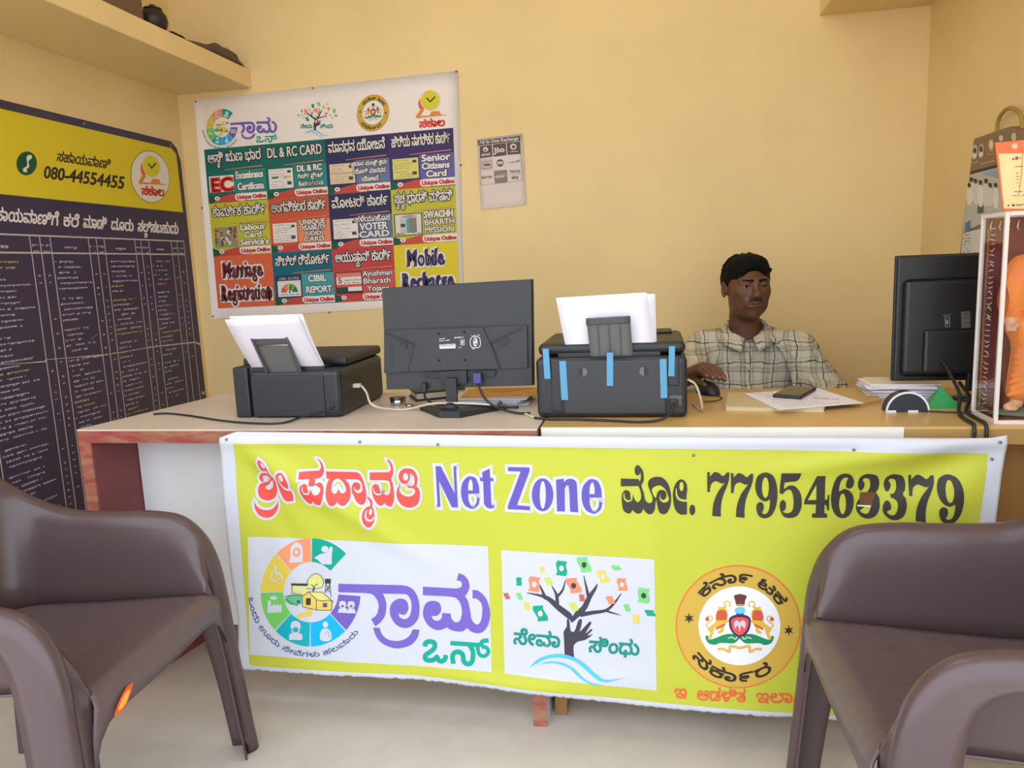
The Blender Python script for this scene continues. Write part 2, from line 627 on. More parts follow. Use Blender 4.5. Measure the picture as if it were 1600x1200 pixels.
# ------------------------------------------------------------------ the yellow banner hung from the counter edge
BY = 1.690
def gauss(x, s): return math.exp(-(x / s) ** 2)
def seg_d(x, z, a, b):
    dx, dz = b[0] - a[0], b[1] - a[1]
    L = math.hypot(dx, dz)
    t = ((x - a[0]) * dx + (z - a[1]) * dz) / (L * L)
    return ((x - a[0]) * -dz + (z - a[1]) * dx) / L, t
FOLDS = [((-1.04, 0.73), (-0.52, 0.42), 0.030, 0.013), ((-1.02, 0.72), (-0.80, 0.30), 0.030, -0.006), ((0.70, 0.735), (0.22, 0.655), 0.024, 0.012),
         ((0.70, 0.72), (0.33, 0.56), 0.034, -0.010), ((0.68, 0.70), (0.50, 0.40), 0.04, 0.008), ((-0.02, 0.70), (0.02, 0.12), 0.04, 0.005), ((-0.35, 0.12), (0.05, 0.16), 0.03, 0.006),
         ((0.42, 0.70), (0.50, 0.20), 0.05, -0.007), ((-0.55, 0.14), (-0.1, 0.10), 0.02, 0.006), ((-0.98, 0.66), (-0.95, 0.20), 0.04, -0.006)]
def wave(x, z):
    d = 0.75 - z
    w = 0.010 + 0.0045 * math.sin(5.1 * x + 2.0 * z + 0.5) * min(1, d * 4) + 0.002 * math.sin(13 * x - 6 * z) * min(1, d * 3) + 0.010 * d
    w += 0.004 * gauss(d - 0.025, 0.012)
    for a, b, s, h in FOLDS:
        q, t = seg_d(x, z, a, b)
        if -0.1 < t < 1.1:
            w += h * gauss(q, s) * min(1, (t + 0.1) / 0.35) * min(1, (1.1 - t) / 0.6)
    return w

class Cloth(Plane):
    def __init__(self):
        super().__init__((0, BY, 0), (0, -1, 0)); self.lim = 0.0075
    def pos(self, b, off):
        return Vector((b.x, BY - wave(b.x, b.z) - off, b.z))

CL = Cloth()
vinyl = mat('white_vinyl', (205, 206, 216), 0.38, spec=0.5, bump=0.03, bscale=14)
BN = thing('banner', 'yellow vinyl banner with purple and red lettering pinned along the counter front', 'banner', (-0.17, BY, 0.10))
def edge_poly(pts, n):
    """resample a pixel polyline to n points"""
    P = np.array(pts, float)
    L = np.concatenate([[0], np.cumsum(np.hypot(*np.diff(P, axis=0).T))])
    t = np.linspace(0, L[-1], n)
    return np.stack([np.interp(t, L, P[:, 0]), np.interp(t, L, P[:, 1])], 1)
NX, NZ = 270, 110
tp = edge_poly([(347, 682), (372, 673), (600, 676), (835, 680), (1200, 682), (1545, 682), (1570, 678)], NX)
bt = edge_poly([(386, 1040), (410, 1041), (640, 1056), (830, 1077), (1000, 1096), (1250, 1114), (1536, 1138)], NX)
rnd = random.Random(3)
bt[:, 1] += np.array([rnd.uniform(-1.2, 1.2) for _ in range(NX)])
lf = edge_poly([(347, 682), (352, 760), (366, 890), (378, 960), (378, 1028), (386, 1040)], NZ)
rg = edge_poly([(1570, 678), (1569, 700), (1562, 740), (1555, 800), (1545, 900), (1540, 1000), (1536, 1138)], NZ)
rows = []
for j in range(NZ):
    v = j / (NZ - 1)
    r = []
    for i in range(NX):
        u = i / (NX - 1)
        p = tp[i] * (1 - v) + bt[i] * v + lf[j] * (1 - u) + rg[j] * u - (tp[0] * (1 - u) * (1 - v) + tp[-1] * u * (1 - v) + bt[0] * (1 - u) * v + bt[-1] * u * v)
        b = CL.base(*p)
        r.append(tuple(CL.pos(b, 0) + Vector((0.17, -BY, -0.10))))
    rows.append(r)
MB().grid(rows).build('sheet', vinyl, BN, solid=-0.0006, recalc=False)

def bbuild(P, name):
    o = P.build(name, BN)
    o.matrix_parent_inverse = Matrix.Translation((0.17, -BY, -0.10))
    return o

YEL = (192, 195, 62); WHT = (205, 206, 216); RED = (232, 82, 72); PUR = (98, 84, 178); DRK = (58, 54, 50)
P = Print(CL)
yl = [(370, 691), (600, 694), (835, 697), (1200, 701), (1541, 707), (1534, 760), (1526, 820), (1516, 940), (1508, 1130), (1250, 1107), (1000, 1088), (830, 1070), (640, 1050), (410, 1035), (396, 1033), (391, 960), (382, 850), (374, 760)]
P.poly(YEL, yl, 1.6)
bbuild(P, 'yellow_field')

# --- red heading
P.fr(390, 700, 9.233)
def R1(pts): P.blob(RED, pts, 4, WHT, 36, 3, n=5)
def W1(pts): P.blob(WHT, pts, 5, n=5)
R1([(190, 140, 1), (250, 185), (300, 250), (330, 320), (350, 380, 1), (325, 350), (290, 302), (245, 312), (205, 290), (178, 230), (168, 175)])
W1([(215, 185), (250, 195), (285, 240), (265, 265), (240, 245), (222, 215)])
P.stroke(RED, [(200, 455, 46), (190, 420, 62), (205, 375, 42), (250, 355, 38), (320, 362, 38), (375, 410, 44)], 40, 4, WHT, 36, 3)
R1([(355, 370, 1), (405, 420), (430, 500), (430, 600), (400, 680), (350, 725), (285, 748), (215, 735), (160, 690), (138, 620), (142, 560), (170, 510), (230, 485), (290, 470), (325, 440), (345, 400)])
W1([(228, 398), (270, 385), (318, 388), (328, 408), (300, 450), (250, 468), (218, 480), (236, 440)])
W1([(345, 462), (375, 440), (380, 500), (355, 560), (300, 590), (250, 570), (255, 540), (300, 515)])
R1([(95, 740, 1), (120, 810), (180, 865), (260, 885), (340, 870), (400, 810), (432, 740, 1), (430, 830), (400, 910), (340, 975), (270, 992), (190, 970), (130, 910), (100, 830)])
R1([(440, 370), (470, 330), (520, 322), (570, 380), (605, 470), (610, 545, 1), (590, 580), (640, 585, 1), (662, 640), (665, 740, 1), (600, 750), (540, 735), (490, 650), (460, 540), (442, 440)])
P.stroke(WHT, [(470, 370, 6), (482, 450, 16), (525, 530, 24), (580, 568, 34), (640, 575, 30)], 20, 5)
P.ell(WHT, 518, 400, 26, 56, 5, rot=-0.25)
R1([(760, 318, 1), (1030, 308, 1), (1058, 260), (1040, 190), (990, 130, 1), (1060, 180), (1095, 270), (1095, 350), (1060, 400), (1030, 415, 1), (985, 420, 1), (985, 505), (940, 520), (905, 500), (905, 420, 1), (760, 420, 1)])
R1([(780, 560), (800, 505), (845, 480), (885, 500), (897, 560), (925, 600), (942, 560), (960, 600), (990, 560), (1000, 490, 1), (1050, 470), (1095, 510), (1115, 600), (1105, 700), (1070, 780), (1030, 790), (985, 770), (960, 730, 1), (940, 770), (900, 775), (840, 720), (795, 640)])
P.stroke(WHT, [(822, 520, 10), (822, 580, 16), (855, 622, 24), (905, 618, 24), (918, 570, 12)], 16, 5)
P.ell(WHT, 1012, 575, 56, 66, 5)
P.stroke(RED, [(1000, 490, 20), (1040, 510, 30), (1050, 530, 20)], 20, 6)
P.fr(530, 700, 9.233)
R1([(-168, 320, 1), (275, 330, 1), (330, 370), (375, 470), (405, 580), (413, 690), (390, 780), (335, 792), (270, 740), (225, 640), (212, 560), (230, 500), (200, 440), (110, 432, 1), (-150, 425, 1)])
R1([(-110, 420, 1), (110, 425, 1), (165, 510), (192, 620), (180, 720), (130, 790), (85, 795), (40, 770), (20, 740, 1), (0, 770), (-40, 795), (-90, 780), (-130, 700), (-150, 600), (-145, 500)])
W1([(-75, 540), (-60, 460), (0, 422), (60, 450), (110, 520), (125, 590), (95, 625), (50, 620), (25, 570), (0, 615), (-30, 630), (-65, 600)])
P.stroke(YEL, [(-45, 530, 14), (0, 482, 20), (50, 500, 20), (78, 565, 16)], 16, 6)
W1([(110, 435, 1), (290, 437), (340, 480), (360, 560), (350, 610), (290, 630), (245, 590), (230, 520), (200, 560), (185, 540), (160, 490)])
P.ell(RED, 288, 535, 44, 56, 6)
P.stroke(RED, [(290, 490, 22), (245, 495, 30), (222, 560, 30), (235, 630, 40)], 30, 6)
P.stroke(RED, [(435, 690, 20), (475, 740, 36), (490, 800, 34), (470, 830, 30)], 30, 4, WHT, 36, 3)
R1([(480, 815, 1), (420, 830), (375, 890), (368, 970), (400, 1060), (455, 1108), (500, 1095), (535, 1040), (545, 980, 1), (530, 900), (510, 840)])
P.stroke(WHT, [(430, 870, 10), (415, 930, 18), (440, 995, 24), (500, 1010, 22), (535, 970, 16)], 18, 5)
P.ell(WHT, 482, 895, 20, 42, 5)
R1([(465, 335, 1), (740, 330, 1), (765, 290), (755, 220), (705, 148, 1), (770, 190), (800, 270), (800, 350), (772, 430, 1), (800, 520), (815, 640), (810, 740), (780, 815), (740, 822), (700, 800), (675, 765, 1), (650, 805), (610, 810), (560, 770), (510, 680), (492, 590), (505, 530), (545, 500), (590, 520), (605, 570), (612, 630), (640, 650), (650, 600), (665, 640), (720, 660), (758, 600), (755, 510), (710, 450), (465, 445, 1)])
P.stroke(WHT, [(515, 560, 8), (530, 620, 16), (580, 652, 22), (630, 640, 14)], 16, 5)
P.ell(YEL, 702, 555, 34, 52, 6)
R1([(880, 380), (900, 320), (950, 282), (1010, 275), (1080, 290), (1130, 350), (1152, 430), (1142, 500), (1125, 525, 1), (1165, 560), (1185, 630), (1180, 720), (1150, 790), (1090, 830), (1010, 838), (920, 800), (865, 720), (848, 640), (860, 570), (882, 530, 1), (890, 590), (920, 640), (980, 675), (1050, 675), (1105, 640), (1115, 590), (1080, 560), (1010, 555, 1), (1010, 525, 1), (1080, 530), (1105, 480), (1100, 400), (1060, 345), (1038, 352), (1045, 400), (1025, 460), (985, 495), (930, 490), (890, 440)])
P.ell(WHT, 980, 395, 36, 54, 5)
bbuild(P, 'lettering')

# --- purple words
P.fr(670, 700, 5.517)
def PU(pts, cv=False):
    (P.blob if cv else lambda c, p, z, o, w, oz: P.blob(c, [(*q[:2], 1) for q in p], z, o, w, oz))(PUR, pts, 4, WHT, 26, 3)
PU([(70, 145), (115, 145), (235, 380), (225, 145), (245, 145), (262, 500), (210, 498), (100, 270), (110, 495), (88, 495)])
e_out = [(288, 370), (300, 290), (340, 240), (375, 232), (415, 250), (440, 310), (446, 381, 1), (350, 381, 1), (354, 440), (378, 490), (402, 488), (422, 450), (425, 410, 1), (447, 420, 1), (440, 470), (410, 500), (380, 508), (330, 490), (300, 440)]
e_in = [(350, 352, 1), (352, 300), (365, 262), (378, 262), (388, 300), (390, 352, 1)]
PU(e_out, True); P.blob(WHT, e_in, 5)
PU([(470, 195), (535, 165), (538, 245), (565, 245), (565, 272), (540, 272), (548, 470), (560, 485), (575, 468), (570, 495), (545, 510), (510, 500), (485, 470), (478, 275), (450, 270), (450, 245), (472, 245)])
PU([(690, 152), (875, 155), (875, 190), (768, 478), (880, 487), (880, 520), (690, 513), (690, 485), (800, 190), (692, 188)])
PU([(988 + 92 * math.cos(a), 388 + 140 * math.sin(a)) for a in np.linspace(0, 2 * PI, 16, endpoint=False)], True); P.ell(WHT, 990, 388, 26, 118, 5)
PU([(1103, 258, 1), (1170, 250, 1), (1172, 280, 1), (1200, 255), (1240, 252), (1275, 275), (1283, 330), (1293, 535, 1), (1225, 530, 1), (1215, 340), (1205, 305), (1185, 320), (1178, 360), (1180, 528, 1), (1112, 528, 1)], True)
e2 = lambda L: [(1322 + (p[0] - 288) * 1.1, 253 + (p[1] - 232) * 1.047, *p[2:]) for p in L]
PU(e2(e_out), True); P.blob(WHT, e2(e_in), 5)
bbuild(P, 'lettering')

# --- black number
P.fr(960, 715, 5.714)
def K1(pts): P.blob(DRK, pts, 4, n=5)
P.poly(DRK, [(60, 170), (215, 172), (245, 232), (60, 238)], 4)
P.ell(DRK, 208, 96, 26, 45, 4)
P.stroke(DRK, [(215, 62, 20), (245, 110, 24), (248, 180, 28), (225, 215, 34)], 24, 4)
K1([(68, 350), (75, 295), (105, 270), (140, 290), (146, 340), (160, 362), (168, 310), (180, 345), (210, 375), (238, 340), (235, 280), (215, 232, 1), (240, 230, 1), (262, 290), (275, 350), (305, 380), (335, 370), (340, 330), (320, 280), (300, 220), (315, 175), (370, 153), (430, 163), (480, 220), (503, 310), (500, 400), (470, 465), (435, 480), (400, 460), (382, 400), (374, 345), (365, 390), (362, 430), (340, 470), (300, 475), (268, 445), (258, 425, 1), (245, 460), (215, 475), (180, 460), (165, 440, 1), (145, 470), (115, 472), (80, 440)])
P.blob(YEL, [(335, 265), (365, 235), (410, 230), (450, 260), (475, 310), (482, 360), (440, 378), (400, 350), (385, 325), (360, 330)], 5)
P.ell(DRK, 436, 312, 28, 42, 6); P.stroke(DRK, [(440, 276, 16), (405, 282, 24), (388, 325, 30), (395, 380, 30)], 20, 6)
P.stroke(YEL, [(88, 300, 8), (92, 340, 12), (120, 366, 16), (155, 356, 10)], 12, 5)
K1([(520, 330), (530, 250), (560, 195), (600, 178), (635, 205), (648, 260), (640, 330), (645, 378, 1), (645, 485, 1), (590, 487), (540, 440)])
P.ell(YEL, 597, 240, 18, 40, 5); P.stroke(YEL, [(550, 260, 8), (552, 310, 14), (575, 350, 18), (620, 364, 20), (650, 362, 20)], 14, 5)
P.ell(DRK, 692, 447, 26, 46, 4)
sev = [(825, 115, 1), (848, 115, 1), (850, 150), (890, 115), (930, 125), (965, 150), (1000, 118, 1), (1022, 118, 1), (1018, 180), (1000, 240), (960, 340), (945, 430), (945, 508, 1), (868, 500, 1), (878, 400), (915, 300), (980, 210, 1), (950, 215), (900, 195), (865, 215), (852, 250), (848, 290, 1), (825, 290, 1)]
nin = [(1250, 240), (1265, 160), (1310, 122), (1360, 118), (1410, 150), (1440, 230), (1447, 330), (1430, 430), (1390, 500), (1335, 522), (1285, 505), (1260, 450), (1265, 400), (1290, 380), (1320, 395), (1325, 440), (1310, 475), (1340, 485), (1370, 450), (1380, 362), (1345, 375), (1300, 360), (1265, 310)]
K1(sev); K1([(p[0] + 210, p[1] + 10, *p[2:]) for p in sev])
K1(nin); P.ell(YEL, 1340, 250, 30, 92, 5)
K1([(1480, 122, 1), (1656, 122, 1), (1640, 170), (1610, 195), (1560, 200), (1510, 205, 1), (1505, 262), (1550, 235), (1600, 240), (1645, 290), (1662, 360), (1655, 440), (1620, 500), (1560, 520), (1500, 505), (1468, 440), (1470, 385), (1495, 360), (1520, 385), (1518, 440), (1495, 465), (1540, 478), (1580, 450), (1590, 370), (1575, 290), (1545, 270), (1510, 290), (1495, 312, 1), (1465, 300, 1)])
P.fr(1230, 725, 5.517)
P.poly(DRK, [(245, 88), (318, 88), (315, 295), (338, 295), (340, 255), (355, 255), (352, 390), (337, 388), (330, 345), (312, 340), (312, 410), (335, 418), (335, 450), (205, 447), (205, 412), (235, 412), (240, 335), (135, 332), (140, 295)], 4)
P.poly(YEL, [(240, 165), (167, 295), (240, 295)], 5)
K1([(370, 280), (385, 180), (425, 95), (480, 70), (540, 85), (570, 140), (560, 190), (530, 207), (500, 185), (505, 140), (515, 110), (480, 110), (450, 150), (440, 225), (480, 208), (530, 225), (565, 270), (572, 340), (550, 410), (510, 448), (460, 455), (410, 430), (380, 370)])
P.ell(YEL, 472, 335, 30, 88, 5)
thr = [(605, 170), (620, 110), (665, 80), (710, 78), (765, 95), (790, 150), (785, 210), (765, 245), (790, 290), (790, 370), (760, 435), (700, 465), (640, 450), (595, 400), (595, 340), (625, 300), (655, 320), (660, 370), (625, 395), (650, 420), (690, 420), (715, 370), (715, 310), (680, 280, 1), (660, 278, 1), (660, 245, 1), (690, 240), (712, 190), (705, 130), (670, 115), (645, 130), (665, 170), (650, 215), (625, 225)]
K1(thr); K1([(p[0] + 225, p[1] + 7, *p[2:]) for p in thr])
K1([(1042 + (p[0] - 825) * 1.1, 92 + (p[1] - 115), *p[2:]) for p in sev])
K1([(1272 + (p[0] - 1247) * 1.12, 85 + (p[1] - 118) * 1.015, *p[2:]) for p in nin]); P.ell(YEL, 1378, 220, 34, 94, 5)
bbuild(P, 'lettering')
P.poly((104, 70, 34), [(625, 240), (760, 240), (725, 350), (618, 350)], 7)
P.poly((225, 222, 200), [(600, 348), (720, 352), (714, 368), (600, 360)], 7)
bbuild(P, 'brown_tape')

# --- logo drawings, written in the coordinates of the banner and reused on the wall poster
GRN = (0, 160, 138); TEA = (18, 140, 128)
def draw_wheel(P, z, fine=True):
    c = (597, 520); r1 = (465, 497); r0 = (257, 276)
    cols = [(0, 160, 138), (250, 150, 108), (222, 196, 74), (112, 196, 92), (0, 172, 186), (0, 176, 240), (112, 92, 184)]
    for i, k in enumerate(cols):
        a = 45 + 45 * i
        P.sector(k, c[0], c[1], r0, r1, a + 0.7, a + (44.3 if i < 6 else 41), z, 14)
    q = z + 1
    # sower, veiled woman, wheelchair, factory, worker, doctor, graduates
    P.ell(WHT, 725, 122, 34, 30, q); P.blob(WHT, [(690, 165), (745, 150), (775, 100), (795, 110), (790, 180), (790, 262, 1), (700, 262, 1), (660, 225), (622, 205, 1), (660, 180)], q)
    P.blob(WHT, [(388, 248, 1), (402, 190), (402, 120), (430, 72), (465, 66), (500, 90), (512, 150), (512, 245, 1)], q); P.ell(cols[1], 457, 155, 36, 42, q + 1); P.ell(WHT, 456, 152, 16, 18, q + 2)
    P.ell(WHT, 260, 285, 13, 14, q); P.stroke(WHT, [(262, 305), (265, 345), (305, 350), (330, 400)], 16, q); P.stroke(WHT, [(235, 345), (220, 380), (240, 415), (275, 415), (295, 390)], 14, q)
    P.poly(WHT, [(195, 710), (197, 600), (222, 596), (228, 650), (262, 625), (262, 648), (295, 625), (297, 648), (325, 630), (325, 706)], q); P.ell(WHT, 250, 574, 32, 18, q)
    P.blob(WHT, [(412, 848, 1), (420, 800), (460, 782), (500, 800), (510, 848, 1)], q); P.ell(WHT, 461, 866, 40, 30, q); P.ell(cols[4], 461, 862, 28, 24, q + 1); P.blob(WHT, [(402, 956, 1), (405, 905), (460, 890), (520, 905), (524, 956, 1)], q)
    P.ell(WHT, 738, 815, 24, 28, q); P.blob(WHT, [(692, 950), (692, 890), (712, 855), (765, 855), (792, 890), (794, 950), (740, 968)], q)
    P.stroke(cols[5], [(740, 905), (748, 880), (768, 885), (772, 930)], 5, q + 1)
    P.ell(WHT, 895, 635, 34, 32, q); P.ell(WHT, 975, 635, 34, 32, q); P.poly(WHT, [(852, 706), (862, 670), (930, 660), (940, 708)], q); P.poly(WHT, [(934, 710), (945, 668), (1005, 670), (1022, 712)], q)
    P.poly(WHT, [(858, 606), (895, 596), (930, 606), (895, 618)], q + 1); P.poly(WHT, [(940, 606), (978, 598), (1012, 608), (975, 618)], q + 1); P.ell(cols[6], 895, 645, 14, 12, q + 1); P.ell(cols[6], 976, 645, 14, 12, q + 1)
    # village in the middle
    bl = (52, 56, 60)
    P.ell((218, 216, 128), 640, 425, 66, 66, q); P.ell((218, 216, 128), 600, 450, 40, 36, q); P.ell((218, 216, 128), 680, 450, 34, 32, q)
    P.poly(bl, [(412, 436), (566, 440), (566, 462), (415, 455)], q + 1); P.poly((220, 214, 130), [(425, 455), (560, 462), (560, 545), (425, 525)], q); P.rect(WHT, 484, 488, 512, 518, q + 1)
    P.ell((92, 186, 130), 450, 590, 90, 46, q); P.rect((70, 90, 110), 470, 590, 500, 620, q + 1)
    P.poly((226, 196, 92), [(520, 560), (575, 515), (650, 580), (655, 680), (525, 650)], q + 1); P.poly((222, 216, 122), [(575, 515), (700, 520), (800, 600), (660, 590)], q + 1); P.poly((226, 196, 92), [(655, 590), (800, 605), (790, 685), (655, 680)], q + 1)
    P.rect(bl, 556, 572, 600, 634, q + 2); P.rect((80, 84, 96), 712, 618, 752, 655, q + 2)
    P.rect(bl, 726, 396, 782, 440, q); 
    if fine:
        for a, b in (((735, 440), (770, 520)), ((772, 440), (740, 520)), ((735, 440), (728, 525)), ((772, 440), (785, 560)), ((735, 500), (780, 470))):
            P.stroke(bl, [a, b], 6, q)
        for l in ([(520, 560), (575, 515), (650, 580), (655, 680), (525, 650), (520, 560)], [(575, 515), (700, 520), (800, 600), (790, 685), (655, 680)], [(655, 590), (720, 600), (760, 590), (805, 605)], [(425, 455), (425, 525), (520, 540)], [(355, 560), (420, 545), (520, 550)], [(360, 575), (420, 620), (480, 640)]):
            P.stroke(bl, l, 5, q + 2, straight=True)
        P.stroke(bl, [(615, 510), (620, 470), (600, 450)], 7, q + 1); P.stroke(bl, [(625, 505), (635, 460), (660, 445)], 7, q + 1)
        P.stroke((96, 96, 84), [(575, 450), (560, 420), (585, 385), (610, 360), (650, 352), (690, 375), (712, 420), (700, 470), (650, 485), (560, 485)], 5, q + 1)
    P.blob((226, 196, 92), [(455, 745, 1), (490, 715), (560, 700), (560, 670), (590, 668), (615, 715), (580, 740), (520, 745), (490, 765, 1)], q)

def draw_grama(P, z):
    V = (116, 96, 188)
    P.blob(V, [(75, 175, 1), (500, 185, 1), (700, 195), (780, 230), (830, 310), (848, 420), (830, 520), (770, 585), (700, 600), (630, 570), (580, 500), (565, 420), (590, 355), (650, 320), (710, 330), (740, 380), (735, 440), (700, 475), (645, 460, 1), (665, 500), (710, 515), (750, 490), (770, 420), (765, 340), (730, 285), (680, 275), (500, 270, 1), (525, 330), (533, 400), (520, 480), (480, 540), (430, 580, 1), (390, 512, 1), (440, 470), (460, 400), (450, 340), (410, 285), (345, 265), (75, 255, 1)], z)
    P.blob(V, [(408, 592, 1), (470, 592, 1), (490, 650), (540, 700), (620, 722), (700, 710), (755, 670), (783, 614, 1), (848, 618, 1), (830, 690), (770, 760), (680, 790), (600, 788), (500, 745), (440, 680)], z)
    P.blob(V, [(878, 208, 1), (1200, 228, 1), (1245, 210), (1245, 165), (1200, 148, 1), (1220, 80, 1), (1275, 105), (1315, 160), (1322, 220), (1300, 275), (1280, 300, 1), (1310, 350), (1330, 440), (1345, 520), (1385, 568), (1425, 550), (1445, 470), (1440, 380), (1400, 330), (1352, 320, 1), (1352, 240, 1), (1410, 250), (1475, 310), (1510, 390), (1522, 480), (1500, 580), (1450, 640), (1395, 653), (1345, 640), (1300, 605, 1), (1260, 635), (1200, 637), (1150, 625), (1105, 598, 1), (1060, 620), (1000, 622), (930, 580), (885, 500), (882, 430), (910, 365), (965, 345), (1030, 360), (1053, 420), (1040, 465), (1000, 490), (960, 485, 1), (980, 525), (1020, 535), (1055, 510), (1062, 460, 1), (1140, 467, 1), (1155, 520), (1190, 550), (1230, 535), (1250, 470), (1245, 400), (1215, 340), (1150, 308), (878, 290, 1)], z)
    P.stroke(GRN, [(900, 780), (906, 745), (940, 732), (985, 745), (990, 790), (950, 830), (905, 862), (905, 898), (940, 912), (985, 905), (1012, 882), (1030, 912), (1062, 920), (1090, 900), (1098, 862)], 46, z, cap=False)
    P.stroke(GRN, [(1140, 748), (1300, 758), (1420, 762), (1450, 730), (1508, 718)], 42, z, cap=False)
    P.stroke(GRN, [(1330, 770), (1358, 830), (1350, 920), (1310, 945), (1270, 920), (1260, 860), (1220, 832), (1175, 845), (1162, 885), (1172, 945)], 46, z, cap=False)
    P.stroke(GRN, [(1400, 775), (1418, 850), (1470, 868), (1505, 832), (1490, 790), (1440, 778)], 36, z, cap=False)

def draw_tree(P, z, fine=True):
    K = (66, 60, 74)
    P.blob(K, [(545, 862, 1), (540, 740), (538, 680), (560, 640), (562, 588), (580, 595), (590, 670), (620, 672), (648, 592), (674, 590), (668, 640), (660, 675), (728, 606), (742, 618), (700, 690), (742, 658), (750, 668), (715, 706), (754, 698), (700, 738), (640, 755), (612, 790), (616, 872, 1)], z, n=4)
    for s in ([(605, 605, 6), (580, 562, 44), (500, 500, 42), (430, 440, 34), (370, 415, 20), (265, 395, 6)], [(400, 430, 26), (375, 370, 16), (360, 335, 6)], [(490, 490, 30), (485, 410, 22), (450, 340, 6)], [(485, 425, 22), (530, 370, 16), (550, 300, 6)],
              [(600, 600, 20), (640, 548, 44), (690, 500, 42), (730, 420, 34), (770, 360, 22), (787, 325, 8)], [(725, 430, 26), (705, 340, 16), (688, 262, 5)], [(670, 550, 36), (760, 535, 28), (850, 520, 22), (910, 470, 18), (965, 395, 6)], [(860, 525, 16), (900, 538, 12), (960, 555, 4)]):
        P.stroke(K, s, 10, z, n=5)
    g, o_, y_, l_, b_ = (0, 160, 128), (248, 138, 104), (222, 200, 96), (122, 204, 122), (190, 98, 92)
    for cx, cy, w, h, a, c in ((522, 208, 76, 110, 12, g), (690, 180, 78, 112, -8, l_), (830, 268, 66, 92, -12, y_), (972, 326, 66, 92, 4, o_), (1132, 406, 84, 112, 14, l_), (318, 330, 80, 112, 14, o_), (612, 335, 84, 112, -10, o_), (364, 545, 78, 116, -12, g),
                               (378, 220, 34, 46, 14, y_), (204, 312, 40, 62, 14, g), (424, 306, 44, 56, -14, (190, 210, 92)), (112, 422, 36, 46, -8, b_), (206, 422, 36, 50, -8, l_), (264, 494, 40, 58, 14, y_), (674, 426, 38, 52, 8, b_), (614, 494, 46, 60, -16, (190, 210, 92)), (928, 202, 58, 34, 4, l_), (886, 442, 50, 58, -10, o_), (1010, 500, 38, 54, -6, l_), (1076, 582, 48, 66, 14, y_), (1180, 535, 66, 44, 4, g)):
        t = math.radians(a); cs_, sn = math.cos(t), math.sin(t)
        f = lambda u, v: (cx + u * w / 2 * cs_ - v * h / 2 * sn + (0.16 * w * math.sin(v * 2.6)), cy + u * w / 2 * sn * 0.5 + v * h / 2 * cs_)
        P.poly(c, [f(-1, v) for v in np.linspace(-1, 1, 5)] + [f(1, v) for v in np.linspace(1, -1, 5)], z + 1)
        if h > 80 and fine:
            P.ell(K if c in (l_,) or (cx, cy) == (612, 335) else WHT, cx, cy, w * 0.24, h * 0.2, z + 2, 8)
    P.blob((84, 190, 236), [(280, 950, 1), (340, 890), (420, 855), (520, 845), (620, 870), (700, 920), (780, 990), (860, 1030), (1000, 1015, 1), (920, 1035), (860, 1047), (790, 1030), (700, 960), (620, 900), (520, 873), (420, 880), (340, 915)], z + 1)
    P.blob((84, 190, 236), [(340, 930, 1), (430, 902), (530, 910), (610, 950), (690, 1020), (760, 1055), (840, 1070, 1), (740, 1062), (650, 1010), (580, 950), (500, 920), (420, 915)], z + 1)
    P.text(TEA, 'ಸೇವಾ', (160, 772), (512, 796), 104, 9, z + 1)
    P.text(TEA, 'ಸಿಂಧು', (722, 826), (1100, 852), 104, 9, z + 1)

